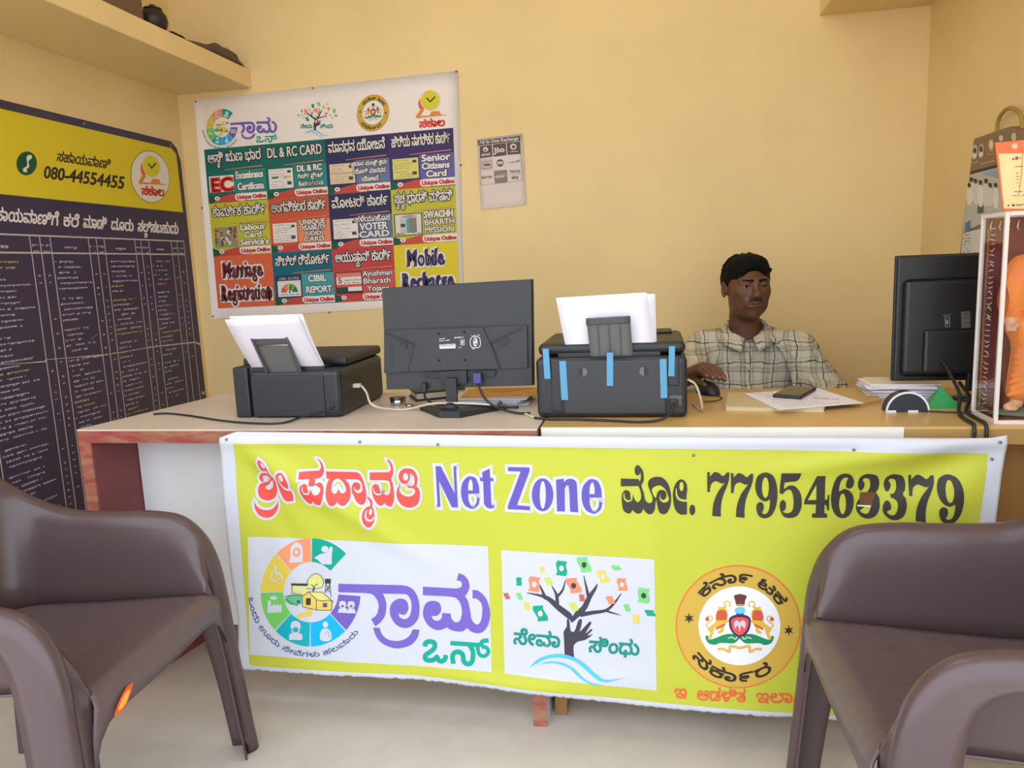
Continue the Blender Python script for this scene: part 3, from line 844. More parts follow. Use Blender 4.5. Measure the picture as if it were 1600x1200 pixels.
def draw_seal(P, z, fine=True):
    G = (208, 170, 70); K = (56, 42, 32)
    P.ell((226, 124, 58), 543, 500, 432, 420, z, 56); P.ell(G, 543, 500, 421, 409, z + 1, 56); P.ell((236, 236, 240), 550, 493, 281, 268, z + 2, 48)
    for cx, cy in ((205, 445), (888, 526)):
        P.poly(K, [(cx + (38 if i % 2 == 0 else 15) * math.sin(i * PI / 6), cy - (38 if i % 2 == 0 else 15) * math.cos(i * PI / 6)) for i in range(12)], z + 2)
    P.arc_text(K, 'ಕರ್ನಾ ಟಕ', (545, 495), (308, 296), 141, 27, 72, 7, z + 2, True)
    P.arc_text(K, 'ಸರ್ಕಾರ', (545, 495), (388, 378), 213, 308, 72, 7, z + 2, False)
    # coat of arms
    f = P.fn
    P.fn = lambda X, Y: f((X / 5.455 + 1050 - 1030) * 4.444, (Y / 5.455 + 880 - 860) * 4.444)
    q = z + 3
    yl_ = (224, 180, 62); rd = (206, 88, 60)
    P.blob((44, 44, 92), [(488, 425), (570, 398), (652, 425), (656, 500), (625, 560), (565, 592), (508, 555), (480, 495)], q + 1); P.blob((226, 84, 78), [(502, 438), (570, 420), (638, 438), (638, 498), (612, 546), (566, 572), (520, 545), (498, 495)], q + 2)
    P.blob((216, 196, 214), [(520, 470), (545, 445), (566, 465), (590, 445), (618, 470), (608, 515), (580, 490), (566, 540), (550, 490), (528, 515)], q + 3)
    P.ell((60, 64, 120), 570, 385, 34, 26, q + 1); P.ell((116, 196, 226), 570, 366, 46, 28, q + 2)
    P.blob((104, 56, 50), [(520, 245), (545, 235), (572, 230), (600, 235), (626, 248), (612, 290), (605, 315), (540, 315), (532, 290)], q + 1); P.rect((190, 150, 90), 540, 314, 606, 330, q + 1)
    for s in (1, -1):
        m = lambda L: [(567 + s * (x - 567), y) for x, y in L]
        P.blob(yl_, m([(375, 380), (400, 345), (450, 355), (470, 400), (462, 450), (490, 420), (486, 450), (440, 490), (430, 540), (400, 560), (380, 550), (410, 520), (360, 510), (345, 560), (320, 610), (300, 600), (320, 560), (300, 520), (360, 470), (370, 420)]), q)
        P.blob(rd, m([(372, 390), (400, 366), (450, 372), (458, 440), (415, 448), (370, 445)]), q + 1)
        P.poly(rd, m([(365, 515), (440, 475), (446, 492), (370, 530)]), q + 1)
        P.stroke(yl_, m([(450, 340), (440, 305), (465, 292), (490, 310), (480, 335)]), 10, q)
        P.stroke(yl_, m([(310, 520), (285, 490), (320, 460), (338, 432), (318, 415), (295, 425)]), 10, q); P.ell(rd, 567 + s * (295 - 567), 440, 18, 18, q + 1, 10)
        P.stroke(yl_, m([(395, 345), (420, 350), (450, 335)]), 16, q)
        P.blob((22, 140, 92), m([(280, 585), (300, 580), (315, 610), (360, 600), (420, 575), (480, 562), (567, 572), (567, 600), (520, 640), (460, 640), (400, 640), (360, 655), (310, 645), (285, 615)]), q)
        P.stroke((226, 214, 190), m([(470, 600), (500, 590), (530, 605), (545, 585)]), 8, q + 1)
        P.stroke((222, 178, 96), m([(380, 690), (430, 688), (480, 710), (490, 665), (567, 680)]), 22, q + 1, cap=False)
    P.fn = f

P.fr(380, 830, 4)
P.poly(WHT, [(48, 25), (1535, 85), (1560, 862), (65, 748)], 2)
P.fr(390, 835, 6); draw_wheel(P, 3)
P.arc_text((70, 96, 140), 'ಒಂದು ಊರು ಸೇವೆಗಳು ಹಲವಾರು', (597, 520), (572, 592), 184, 322, 46, 3, 3, False)
P.fr(520, 880, 6.154); draw_grama(P, 3)
bbuild(P, 'village_logo')
P.fr(770, 840, 4.8)
P.poly(WHT, [(70, 82), (1210, 135), (1228, 1112), (97, 995)], 2)
draw_tree(P, 3)
bbuild(P, 'tree_logo')
P.fr(1030, 860, 4.444); draw_seal(P, 2)
for s, a, b in (('ಇ', (100, 988), (192, 990)), ('ಆಡಳಿತ', (256, 1000), (592, 1012)), ('ಇಲಾಖೆ', (660, 1016), (1030, 1024))):
    P.text((232, 104, 60), s, a, b, 82, 6, 3)
bbuild(P, 'seal_emblem')
# pins and gathered top corner
pin_mat = mat('steel_pin', (150, 146, 140), 0.35, metal=0.8)
for px, py in ((566, 688), (687, 692), (1083, 709), (1331, 700), (1557, 688), (1546, 715), (360, 684)):
    b = CL.base(px, py)
    q = CL.pos(b, 0.0015) + Vector((0.17, -BY, -0.10))
    MB().tube([q + Vector((0, 0.001, 0)), q + Vector((0, -0.003, 0))], 0.003, 8).build('pin', pin_mat, BN)
# ------------------------------------------------------------------ plastic armchairs
chair_mat = mat('brown_moulded_plastic', (86, 68, 70), 0.28, var=0.05, vscale=6, bump=0.03, bscale=160, spec=0.5)
seat_mat = mat('brown_textured_plastic', (98, 80, 83), 0.34, var=0.08, vscale=40, bump=0.12, bscale=320, spec=0.5)
#        rim R              seat edge S            skirt edge A           out        down
CH = [((.285, .275, .000), (.280, .232, .000), (.222, .284, .000), (.3, .95), (-1, 0, 0)),
      ((.272, .268, .160), (.267, .224, .160), (.204, .279, .160), (.3, .95), (-1, 0, 0)),
      ((.262, .262, .300), (.257, .214, .300), (.182, .275, .300), (.3, .95), (-1, 0, 0)),
      ((.256, .258, .400), (.250, .203, .400), (.176, .272, .390), (.3, .95), (-1, 0, 0)),
      ((.248, .254, .480), (.246, .198, .432), (.172, .271, .445), (.2, .98), (-.9, 0, -.4)),
      ((.226, .250, .545), (.236, .196, .432), (.166, .270, .495), (.1, 1.), (-.7, 0, -.7)),
      ((.180, .248, .592), (.190, .195, .430), (.152, .269, .538), (0, 1.), (-.3, 0, -.95)),
      ((.110, .248, .606), (.110, .195, .424), (.115, .268, .564), (0, 1.), (0, 0, -1)),
      ((.000, .250, .606), (.000, .195, .415), (.020, .268, .573), (0, 1.), (0, 0, -1)),
      ((-.10, .253, .610), (-.09, .194, .410), (-.08, .269, .571), (0, 1.), (0, 0, -1)),
      ((-.19, .250, .642), (-.16, .184, .410), (-.165, .267, .545), (-.3, .95), (0, 0, -1)),
      ((-.255, .215, .710), (-.20, .150, .410), (-.255, .232, .470), (-.7, .7), (0, 0, -1)),
      ((-.297, .140, .780), (-.225, .090, .410), (-.305, .150, .425), (-.9, .4), (0, 0, -1)),
      ((-.312, .050, .805), (-.232, .030, .410), (-.318, .050, .425), (-1, .1), (0, 0, -1)),
      ((-.314, .000, .807), (-.233, .000, .410), (-.320, .000, .425), (-1, 0), (0, 0, -1))]
def chair_cols():
    F = [np.array([*a, *b, *c, *d, *e], float) for a, b, c, d, e in CH]
    return catmull(F, 6)
def chair_profile(q, s):
    R, S, A, o, d = q[0:3], q[3:6], q[6:9], np.array([q[9], q[10], 0]), q[11:14]
    o = o / (np.linalg.norm(o) + 1e-9); d = d / (np.linalg.norm(d) + 1e-9)
    inn = R - o * 0.020 + d * 0.010
    leg = R[2] < 0.42
    pts = [S, S * 0.82 + inn * 0.18 + o * 0.006 * (not leg), S * 0.45 + inn * 0.55 - o * 0.006 * (not leg), S * 0.12 + inn * 0.88, inn, R - o * 0.011 + d * 0.002, R, R + o * 0.009 + d * 0.003, R + o * 0.016 + d * 0.012,
           R + o * 0.018 + d * 0.030, (R + o * 0.018) * 0.4 + A * 0.6 + d * 0.01, A]
    return [(p[0], p[1] * s, p[2]) for p in pts]

def make_chair(label, loc, rz):
    T = thing('armchair', label, 'chair', loc, rz, 'brown plastic armchairs facing each other')
    cols = chair_cols()
    cut = 18
    full = [chair_profile(q, 1) for q in cols] + [chair_profile(q, -1) for q in reversed(cols[:-1])]
    G = np.array(full)
    du = np.gradient(G, axis=0); dv = np.gradient(G, axis=1)
    N = np.cross(du, dv); N /= np.linalg.norm(N, axis=2, keepdims=True) + 1e-9
    B = G - N * 0.0042
    nr, nc = G.shape[:2]
    def skin(name, r0, r1, foot):
        n = r1 - r0 + 1
        vs = [tuple(p) for p in G[r0:r1 + 1].reshape(-1, 3)] + [tuple(p) for p in B[r0:r1 + 1].reshape(-1, 3)]
        o = n * nc; fs = []
        for i in range(n - 1):
            for k in range(nc - 1):
                a, b, c, d = i * nc + k, i * nc + k + 1, (i + 1) * nc + k + 1, (i + 1) * nc + k
                fs += [(a, b, c, d), (d + o, c + o, b + o, a + o)]
            for k in (0, nc - 1):
                a, d = i * nc + k, (i + 1) * nc + k
                fs.append((a, d, d + o, a + o))
        if foot is not None:
            for k in range(nc - 1):
                a = foot * nc + k
                fs.append((a, a + 1, a + 1 + o, a + o))
        m = MB(); m.add(vs, fs, 0, True)
        me_ = m.build(name, chair_mat, T)
        return me_
    skin('leg', 0, cut, 0); skin('leg', nr - 1 - cut, nr - 1, cut)
    skin('shell', cut, nr - 1 - cut, None)
    # seat: between the two S edges, dished, with a rolled front and an arched apron
    Sx = np.array([q[3] for q in cols[cut:]])[::-1]; Sy = np.array([q[4] for q in cols[cut:]])[::-1]; Sz = np.array([q[5] for q in cols[cut:]])[::-1]
    k = np.argsort(Sx); Sx, Sy, Sz = Sx[k], Sy[k], Sz[k]
    rows = []
    for x in np.linspace(-0.232, 0.246, 26):
        w = float(np.interp(x, Sx, Sy)); z = float(np.interp(x, Sx, Sz))
        w = max(w, 0.004) + 0.003
        rows.append([(x, w * v, z - 0.016 * (1 - v * v) * min(1, (0.26 - x) * 6) + 0.0015) for v in np.linspace(-1, 1, 21)])
    w = 0.205
    for dx, dz in ((0.010, 0.004), (0.018, 0.014), (0.021, 0.026)):
        w = 0.205 + dz * 0.5
        rows.append([(0.246 + dx, w * v, 0.43 - dz - 0.012 * (1 - v * v)) for v in np.linspace(-1, 1, 21)])
    for q in (0.4, 1.0):
        rows.append([(0.267 + 0.001 * q - 0.004 * abs(v) ** 6, (0.218 + 0.016 * q) * v, 0.404 - q * (0.020 + 0.012 * (1 - v * v) + 0.085 * abs(v) ** 9)) for v in np.linspace(-1, 1, 41)[::2]])
    MB().grid(rows).build('seat', seat_mat, T, solid=0.004)
    for s in (1, -1):
        m = MB()
        prof = lambda x, y, z, a: [(x - a, y * s, z), (x - a * 0.2, (y + 0.004) * s, z), (x + a, (y + 0.006) * s, z), (x + a, (y - 0.004) * s, z), (x - a * 0.2, (y - 0.012) * s, z), (x - a * 0.4, (y - 0.045) * s, z), (x - a, (y - 0.045) * s, z)]
        m.grid([prof(-0.200, 0.262, 0.545, 0.050), prof(-0.235, 0.26, 0.30, 0.038), prof(-0.275, 0.272, 0.0, 0.026)], closed=True, smooth=False)
        m.build('leg', chair_mat, T)
    return T
c1 = make_chair('brown plastic armchair facing right, with an orange sticker on its seat front', (-1.222, 1.235, 0), math.radians(4))
c2 = copy_thing(c1, (0.556, 1.262, 0), math.radians(181), label='brown plastic armchair facing left, in front of the yellow banner corner')
stk = MB()
sp = catmull([(-0.028, -0.002), (-0.012, 0.010), (0.012, 0.014), (0.030, 0.006), (0.022, -0.004), (0.006, -0.012), (-0.014, -0.010)], 4, True)
stk.prism([tuple(p) for p in sp], lambda u, v, d: (0.2712 + d, -0.150 + u, 0.388 + v + u * 0.35), 0.0, 0.0008)
STK = stk.build('sticker', mat('orange_sticker', (238, 92, 40), 0.4), c1)
stk = MB()
stk.prism([(u * 0.62, v * 0.6) for u, v in [tuple(p) for p in sp]], lambda u, v, d: (0.2722 + d, -0.150 + u, 0.388 + v + u * 0.35), 0.0, 0.0006)
stk.build('sticker_print', mat('amber_sticker', (250, 190, 70), 0.4), STK)
# ------------------------------------------------------------------ things on the walls
def project(v):
    d = Vector(v) - CAM_P
    k = d.dot(CAM_D)
    return 800 + CAM_F * d.dot(CAM_R) / k, 600 - CAM_F * d.dot(CAM_U) / k

def under(o, parent):
    """parent a world-space mesh to an unrotated Empty"""
    o.parent = parent
    o.matrix_parent_inverse = Matrix.Translation(-Vector(parent.location))
    return o

def sheet(name, corners, plane, th, m, parent, bump=None, nu=24, nv=16, off=0.0):
    """thin sheet through four pixel corners (tl, tr, br, bl) lying on a plane"""
    a, b, c, d = [plane.base(*p) for p in corners]
    mb = MB()
    for side in (0, 1):
        rows = []
        for j in range(nv + 1):
            v = j / nv; r = []
            for i in range(nu + 1):
                u = i / nu
                p = a * (1 - u) * (1 - v) + b * u * (1 - v) + c * u * v + d * (1 - u) * v
                h = (bump(u, v) if bump else 0.0) + off
                r.append(p + plane.n * (h - (th if side else 0.0)))
            rows.append(r)
        mb.grid(rows)
    n1 = (nu + 1) * (nv + 1)
    rim = [i for i in range(nu + 1)] + [j * (nu + 1) + nu for j in range(1, nv + 1)] + [nv * (nu + 1) + i for i in range(nu - 1, -1, -1)] + [j * (nu + 1) for j in range(nv - 1, 0, -1)]
    for i, q in enumerate(rim):
        q2 = rim[(i + 1) % len(rim)]
        mb.f.append((q, q2, q2 + n1, q + n1)); mb.m.append(0); mb.s.append(False)
    o = mb.build(name, m, None, recalc=False)
    return under(o, parent)

wall_b = Plane((0, YB - 0.004, 0), (0, -1, 0))
paper_white = mat('poster_vinyl', (242, 232, 228), 0.5, bump=0.03, bscale=9)
PO = thing('poster', 'large white vinyl poster of a coloured service grid pinned on the back wall', 'poster', (-1.43, YB - 0.004, 0.93))
sheet('sheet', [(303, 157), (716, 110), (725, 474), (331, 499)], wall_b, 0.001, paper_white, PO)
P = Print(wall_b)
def pbuild(name, root):
    return under(P.build(name, None), root)
PW = (236, 228, 224)

def draw_sakala(P, z, t=True):
    """coordinates: clock centre 0,0 radius 70"""
    o_ = (226, 142, 66)
    P.ell((226, 90, 78), -68, 30, 30, 48, z); P.ell((240, 206, 150), 0, 0, 82, 84, z); P.ell((218, 208, 46), 0, 0, 72, 76, z + 1)
    P.stroke((60, 56, 40), [(-28, -16), (0, 12), (36, -26)], 11, z + 2, straight=True)
    P.poly(o_, [(-75, 66), (-50, 82), (-95, 150), (-122, 138)], z); P.poly(o_, [(-110, 130), (130, 116), (130, 122), (-110, 146)], z)
    P.poly(o_, [(-8, 128), (8, 92), (72, 88), (88, 120)], z)
    if t:
        P.text((222, 78, 66), 'ಸಕಾಲ', (-88, 222), (122, 206), 58, 9, z)

f0 = lambda X, Y: (X, Y)
P.fn = lambda X, Y: (347.1 + (X - 597) * 0.0523, 198.7 + (Y - 520) * 0.0571 - (X - 597) * 0.004)
draw_wheel(P, 2, False)
P.arc_text((70, 80, 110), 'ಒಂದು ಊರು ಸೇವೆಗಳು ಹಲವಾರು', (597, 520), (585, 600), 184, 322, 46, 3, 2, False)
P.fn = lambda X, Y: (360 + (X - 75) * 0.0505, 192 + (Y - 175) * 0.046 - (X - 75) * 0.0045)
draw_grama(P, 2)
pbuild('village_logo', PO)
P.fn = lambda X, Y: (492 + (X - 575) * 0.0547, 194 + (Y - 700) * 0.0585 - (X - 575) * 0.006)
draw_tree(P, 2, False)
pbuild('tree_logo', PO)
P.fn = lambda X, Y: (582.8 + (X - 543) * 0.0586, 176.7 + (Y - 500) * 0.0684 - (X - 543) * 0.006)
draw_seal(P, 2, False)
pbuild('seal_emblem', PO)
P.fn = lambda X, Y: (500 + (900 + X) / 5.217, 100 + (296 + Y) / 5.217)
draw_sakala(P, 2)
pbuild('clock_logo', PO)

qa, qb, qc, qd = [wall_b.base(*p) for p in ((319, 234), (708, 199.7), (718.5, 463), (341, 482))]
def cell(c, r, w=1, h=1):
    def f(X, Y):
        u = (c + X * w) / 4; v = (r + Y * h) / 3
        p = qa * (1 - u) * (1 - v) + qb * u * (1 - v) + qc * u * v + qd * (1 - u) * v
        return project(p)
    P.fn = f
TXW = (238, 232, 230); OUT = (48, 40, 44)
def wtext(s, x0, x1, y, h, z=5, col=TXW, out=OUT, b=0.006, ow=0.012):
    P.text(col, s, (x0, y), (x1, y), h, b, z, out, ow, z - 1)
def footer():
    P.poly((20, 90, 66), [(0, 0.84), (0.22, 0.95), (0.2, 1), (0, 1)], 3)
    P.poly((196, 76, 66), [(0.08, 1), (0.2, 0.9), (0.38, 0.855), (0.62, 0.84), (0.62, 1)], 3)
    P.ell(PW, 0.155, 0.915, 0.045, 0.04, 4, 14); P.ell((120, 110, 110), 0.155, 0.915, 0.018, 0.016, 5, 8)
    P.blob(PW, [(0.46, 0.90), (0.5, 0.855), (0.7, 0.85, 1), (1, 0.85, 1), (1, 0.985, 1), (0.7, 0.985, 1), (0.5, 0.98)], 4)
    P.text((214, 70, 70), 'Unique Online', (0.49, 0.955), (0.985, 0.955), 0.072, 0.012, 5)
def service(c, r, bg, title, lines, pic, hi=None, red_foot=True):
    cell(c, r)
    P.rect(bg, 0, 0, 1, 1, 2)
    if hi:
        P.rect(hi, 0.47, 0.42, 1, 0.84, 3)
    P.poly((214, 130, 96), [(0.32, 0.395), (0.96, 0.365), (0.96, 0.385), (0.32, 0.405)], 3)
    P.rect((40, 46, 60), 0.5, 0.41, 1, 0.418, 4)
    wtext(title, 0.05, 0.95, 0.25, 0.18, b=0.006, ow=0.014)
    n = len(lines)
    for i, (s, x0, x1, h) in enumerate(lines):
        y = 0.42 + 0.42 * (i + 0.5) / n + h * 0.42
        wtext(s, x0, x1, y, h, b=0.006 if h < 0.11 else 0.012, ow=0.01)
    pic()
    footer()
def card(bg=PW, bars=()):
    def d():
        P.rect(bg, 0.05, 0.46, 0.45, 0.82, 3)
        for y in (0.5, 0.56, 0.6, 0.64, 0.7, 0.75, 0.79):
            P.scribble((150, 136, 130), (0.08, y), (random.uniform(0.25, 0.4), y), 0.016, 4)
        P.rect((70, 62, 60), 0.36, 0.50, 0.42, 0.545, 4); P.rect((80, 70, 66), 0.35, 0.7, 0.42, 0.76, 4)
        for b in bars:
            P.rect(b[0], *b[1:], 4)
    return d
def ec():
    P.rect(PW, 0.04, 0.5, 0.46, 0.8, 3)
    P.text((222, 66, 62), 'EC', (0.06, 0.785), (0.45, 0.785), 0.25, 0.05, 4)
def crowd():
    P.rect((150, 150, 120), 0.05, 0.46, 0.45, 0.84, 3)
    rr = random.Random(5)
    for i in range(26):
        x = rr.uniform(0.07, 0.43); y = rr.uniform(0.52, 0.78)
        P.ell(rr.choice([(226, 222, 216), (190, 120, 110), (120, 96, 84), (206, 180, 90), (90, 90, 100)]), x, y, 0.025, 0.05, 4, 8); P.ell((90, 62, 52), x, y - 0.055, 0.014, 0.018, 5, 8)
def gauge():
    P.rect((40, 40, 70), 0.04, 0.44, 0.47, 0.86, 3); P.rect(PW, 0.06, 0.54, 0.45, 0.84, 4); P.text((170, 170, 190), 'CIBIL SCORE', (0.08, 0.52), (0.43, 0.52), 0.05, 0.004, 4)
    for i, k in enumerate([(222, 84, 74), (232, 146, 84), (206, 190, 90), (110, 170, 90), (40, 120, 90)]):
        P.sector(k, 0.255, 0.76, (0.05, 0.05), (0.14, 0.17), 180 - 36 * i, 144 - 36 * i, 5, 5)
    P.stroke((50, 46, 46), [(0.255, 0.77), (0.28, 0.63)], 0.018, 6, straight=True); P.scribble((90, 80, 80), (0.1, 0.81), (0.42, 0.81), 0.02, 5)
def booth():
    P.rect((50, 44, 44), 0.03, 0.44, 0.47, 0.84, 3); P.rect((226, 216, 214), 0.045, 0.455, 0.455, 0.825, 4)
    P.poly((176, 150, 144), [(0.10, 0.5), (0.28, 0.46), (0.41, 0.5), (0.24, 0.52)], 5); P.rect((200, 196, 190), 0.12, 0.53, 0.23, 0.79, 5); P.rect((90, 170, 176), 0.22, 0.53, 0.26, 0.79, 6); P.rect((136, 128, 122), 0.26, 0.52, 0.38, 0.79, 5); P.rect((70, 60, 58), 0.13, 0.62, 0.2, 0.68, 6)
    P.scribble((110, 104, 90), (0.06, 0.81), (0.44, 0.81), 0.03, 6)
def ayush():
    P.rect((70, 40, 44), 0.03, 0.44, 0.47, 0.84, 3); P.rect((222, 130, 116), 0.045, 0.455, 0.455, 0.55, 4); P.rect(PW, 0.045, 0.53, 0.455, 0.67, 4); P.rect((212, 96, 84), 0.045, 0.67, 0.455, 0.72, 4); P.rect((40, 76, 66), 0.045, 0.72, 0.23, 0.82, 4); P.rect(PW, 0.23, 0.72, 0.455, 0.80, 4)
    P.text((212, 70, 66), '5', (0.07, 0.645), (0.14, 0.645), 0.11, 0.01, 5); P.scribble((90, 70, 70), (0.17, 0.60), (0.44, 0.60), 0.02, 5); P.scribble((90, 70, 70), (0.17, 0.65), (0.44, 0.65), 0.025, 5)
T1 = (16, 104, 100); T2 = (36, 140, 136); NV = (44, 46, 92); NV2 = (104, 120, 160); PV = (60, 44, 104); OL = (196, 192, 52); ORG = (206, 92, 60); ORG2 = (236, 140, 96)
service(0, 0, T1, 'ಆಸ್ತಿ ಋಣ ಭಾರ', [('Encumbrance', 0.5, 0.96, 0.13), ('Certificate', 0.52, 0.96, 0.13)], ec, T2)
service(1, 0, T1, 'DL & RC CARD', [('DL & RC', 0.52, 0.93, 0.11), ('ಕಾರ್ಡ್ ಪ್ರಿಂಟ್', 0.52, 0.94, 0.08), ('ಕೊಡಲಾಗುವುದು', 0.53, 0.94, 0.075)], card(bars=[((40, 110, 80), 0.1, 0.6, 0.21, 0.63), ((222, 190, 90), 0.3, 0.6, 0.42, 0.63)]), T2)
service(2, 0, NV, 'ಮಾನಧನ ಯೋಜನೆ', [('ಪ್ರಧಾನ ಮಂತ್ರಿ ಶ್ರಮ', 0.4, 0.97, 0.07), ('ಯೋಗಿ ಮಾನಧನ', 0.42, 0.94, 0.08), ('ಯೋಜನೆ', 0.55, 0.82, 0.08)], card((226, 206, 172), [((180, 90, 70), 0.06, 0.63, 0.44, 0.64)]), NV2)
service(3, 0, PV, 'ಹಿರಿಯ ನಾಗರಿಕರ ಕಾರ್ಡ್', [('Senior', 0.5, 0.94, 0.12), ('Citizens', 0.5, 0.93, 0.11), ('Card', 0.56, 0.88, 0.11)], card((222, 214, 120)), (104, 96, 170))
service(0, 1, OL, 'ಕಾರ್ಮಿಕ ಕಾರ್ಡ್', [('Labour', 0.5, 0.93, 0.11), ('Card', 0.56, 0.86, 0.11), ("Service's", 0.49, 0.97, 0.11)], crowd)
service(1, 1, ORG, 'ಅಂಗವಿಕಲರ ಕಾರ್ಡ್', [('UNIQUE', 0.5, 0.93, 0.1), ('DISABILITY', 0.5, 0.93, 0.09), ('(UDID)', 0.58, 0.88, 0.08), ('CARD', 0.56, 0.9, 0.09)], card(), ORG2)
service(2, 1, NV, 'ವೋಟರ್ ಕಾರ್ಡ', [('ಹಳೆಯ/ಹೊಸ', 0.4, 0.97, 0.1), ('VOTER', 0.48, 0.92, 0.13), ('CARD', 0.46, 0.95, 0.11)], card(), NV2)
service(3, 1, OL, 'ಸ್ವಚ್ಛ ಭಾರತ್ ಮಿಷನ್', [('SWACHH', 0.5, 0.95, 0.12), ('BHARTH', 0.5, 0.97, 0.1), ('MISSION', 0.5, 0.96, 0.1)], booth)
service(1, 2, (18, 104, 124), 'ಸಿಬಿಲ್ ರಿಪೋರ್ಟ್', [('CIBIL', 0.58, 0.88, 0.12), ('REPORT', 0.53, 0.96, 0.12)], gauge, (70, 160, 170))
service(2, 2, (198, 66, 66), 'ಆಯುಷ್ಮಾನ್ ಕಾರ್ಡ್', [('Ayushman', 0.48, 0.96, 0.1), ('Bharath', 0.48, 0.93, 0.1), ('Yojane', 0.54, 0.9, 0.1)], ayush, (216, 84, 80))
for c, bg, fg, ws in ((0, (226, 104, 66), (110, 40, 44), (('Marriage', 0.14, 0.82, 0.42), ('Registration', 0.08, 0.95, 0.86))), (3, (228, 206, 40), (56, 44, 96), (('Mobile', 0.2, 0.78, 0.40), ('Recharge', 0.1, 0.92, 0.82)))):
    cell(c, 2); P.rect(bg, 0, 0, 1, 1, 2)
    for s, x0, x1, y in ws:
        P.text(fg, s, (x0, y), (x1, y), 0.31, 0.012, 5, PW, 0.03, 4)
pbuild('service_grid', PO)
grommet = mat('grommet_steel', (150, 140, 130), 0.4, metal=0.7)
for px, py in ((306, 159), (489, 138), (713, 112), (720, 258), (333, 494), (515, 488), (316, 325)):
    b = wall_b.base(px, py)
    under(MB().tube([b + Vector((0, 0.003, 0)), b + Vector((0, -0.004, 0))], 0.0045, 10).build('pin', grommet), PO)

# --- recharge sheet
A4 = thing('paper_notice', 'white paper notice of recharge logos taped beside the big poster', 'notice', (-0.63, YB - 0.004, 1.38))
sheet('sheet', [(744.5, 217.5), (816.5, 208.5), (823, 319.5), (751.5, 328)], wall_b, 0.0006, mat('notice_paper', (226, 210, 206), 0.7), A4, nu=6, nv=6)
P.fr(720, 190, 8)
DG = (88, 76, 68); PP = (226, 210, 206)
P.poly(DG, [(215, 240), (740, 178), (744, 240), (218, 300)], 2); P.text(PP, 'All In One Recharge', (235, 282), (722, 225), 38, 4, 3)
for q in ([(235, 308), (388, 288), (396, 438), (240, 460)], [(402, 288), (564, 266), (572, 420), (408, 440)], [(576, 264), (742, 250), (748, 402), (584, 416)]):
    P.poly(DG, q, 2)
P.ell(PP, 310, 348, 32, 30, 3); P.ell(DG, 306, 356, 14, 12, 4); P.text(PP, 'airtel', (258, 432), (370, 418), 34, 3, 3)
P.text(PP, 'Jio', (422, 390), (552, 374), 62, 9, 3); P.ell(PP, 657, 314, 40, 38, 3); P.ell(DG, 660, 316, 22, 20, 4); P.text(PP, 'vodafone', (608, 386), (714, 376), 14, 2, 3)
P.poly((206, 188, 182), [(243, 470), (396, 455), (402, 606), (250, 615)], 2); P.stroke(DG, [(262, 510), (382, 492), (386, 578), (266, 590)], 5, 3, closed=True, straight=True); P.text(DG, 'idea', (288, 556), (370, 548), 34, 5, 3)
P.ell(DG, 492, 516, 46, 46, 2); P.poly(PP, [(456, 502), (528, 496), (528, 532), (456, 538)], 3); P.scribble(DG, (462, 528), (522, 522), 16, 4)
P.scribble(DG, (595, 520), (735, 500), 16, 2); P.stroke((150, 138, 130), [(650, 512), (740, 480)], 10, 2)
P.text(DG, 'PAYTM', (262, 720), (390, 708), 34, 3, 2); P.poly((136, 124, 116), [(414, 615), (578, 602), (584, 758), (424, 770)], 2); P.text(PP, 'dishtv', (430, 706), (548, 694), 34, 3, 3); P.stroke(PP, [(500, 668), (545, 655), (572, 676)], 5, 3)
P.text(DG, 'TATA', (612, 642), (742, 634), 32, 4, 2); P.text(DG, 'sky', (636, 718), (722, 708), 40, 4, 2); P.stroke(DG, [(600, 662), (756, 650)], 3, 2)
P.stroke(DG, [(240, 460), (254, 796), (774, 736), (748, 404)], 3, 2, straight=True)
pbuild('print', A4)

# --- blue and yellow helpline board on the left wall
wall_l = Plane((XL + 0.008, 0, 0), (1, 0, 0))
BD = thing('information_board', 'navy and yellow helpline board of printed columns on the left wall', 'board', (XL + 0.004, 2.5, 0.12))
NAVY = (58, 48, 78)
board_mat = mat('board_navy', NAVY, 0.42, var=0.06, vscale=3)
under(MB().prism([(1.62, 0.12), (3.268, 0.12), (3.262, 1.66), (3.242, 1.715), (3.205, 1.742), (1.62, 1.742)], lambda u, v, d: (XL + d, u, v), 0.001, 0.008).build('panel', board_mat), BD)
P = Print(wall_l)
WB = lambda y, z: project((XL + 0.008, y, z))
P.fn = WB
BYL = (222, 202, 40)
P.poly(BYL, [(1.66, 1.432), (3.236, 1.432), (3.232, 1.69), (3.20, 1.712), (1.66, 1.712)], 1)
P.fr(0, 150, 3.6375)
P.ell((24, 84, 56), 150, 383, 58, 68, 2, rot=0.1)
P.blob((232, 228, 214), [(150, 345), (172, 335), (180, 350), (160, 372), (165, 400), (150, 415), (152, 432), (132, 430), (130, 412), (152, 395)], 3)
P.text((58, 44, 40), 'ಸಹಾಯವಾಣಿ', (320, 368), (622, 414), 54, 3, 2)
P.text((58, 44, 40), '080-44554455', (244, 464), (704, 528), 70, 5, 2)
P.ell((120, 110, 60), 852, 459, 110, 150, 2, rot=-0.16); P.ell((232, 226, 214), 852, 459, 107, 146, 3, rot=-0.16)
P.fn = lambda X, Y: ((858 + X * 0.62) / 3.6375, 150 + (400 + Y * 0.76 + X * 0.1) / 3.6375)
draw_sakala(P, 4)
P.fr(0, 150, 3.6375)
for s, x0, x1, y0, y1, h in (('ಸಹಾಯವಾಣಿಗೆ', -85, 330, 700, 736, 70), ('ಕರೆ', 356, 446, 738, 746, 66), ('ಮಾಡಿ', 470, 602, 746, 757, 64), ('ದೂರು', 628, 757, 758, 768, 60), ('ಸಲ್ಲಿಸಬಹುದು', 780, 1012, 768, 784, 58)):
    P.text((236, 228, 230), s, (x0, y0), (x1, y1), h, 4, 2)
pbuild('heading', BD)
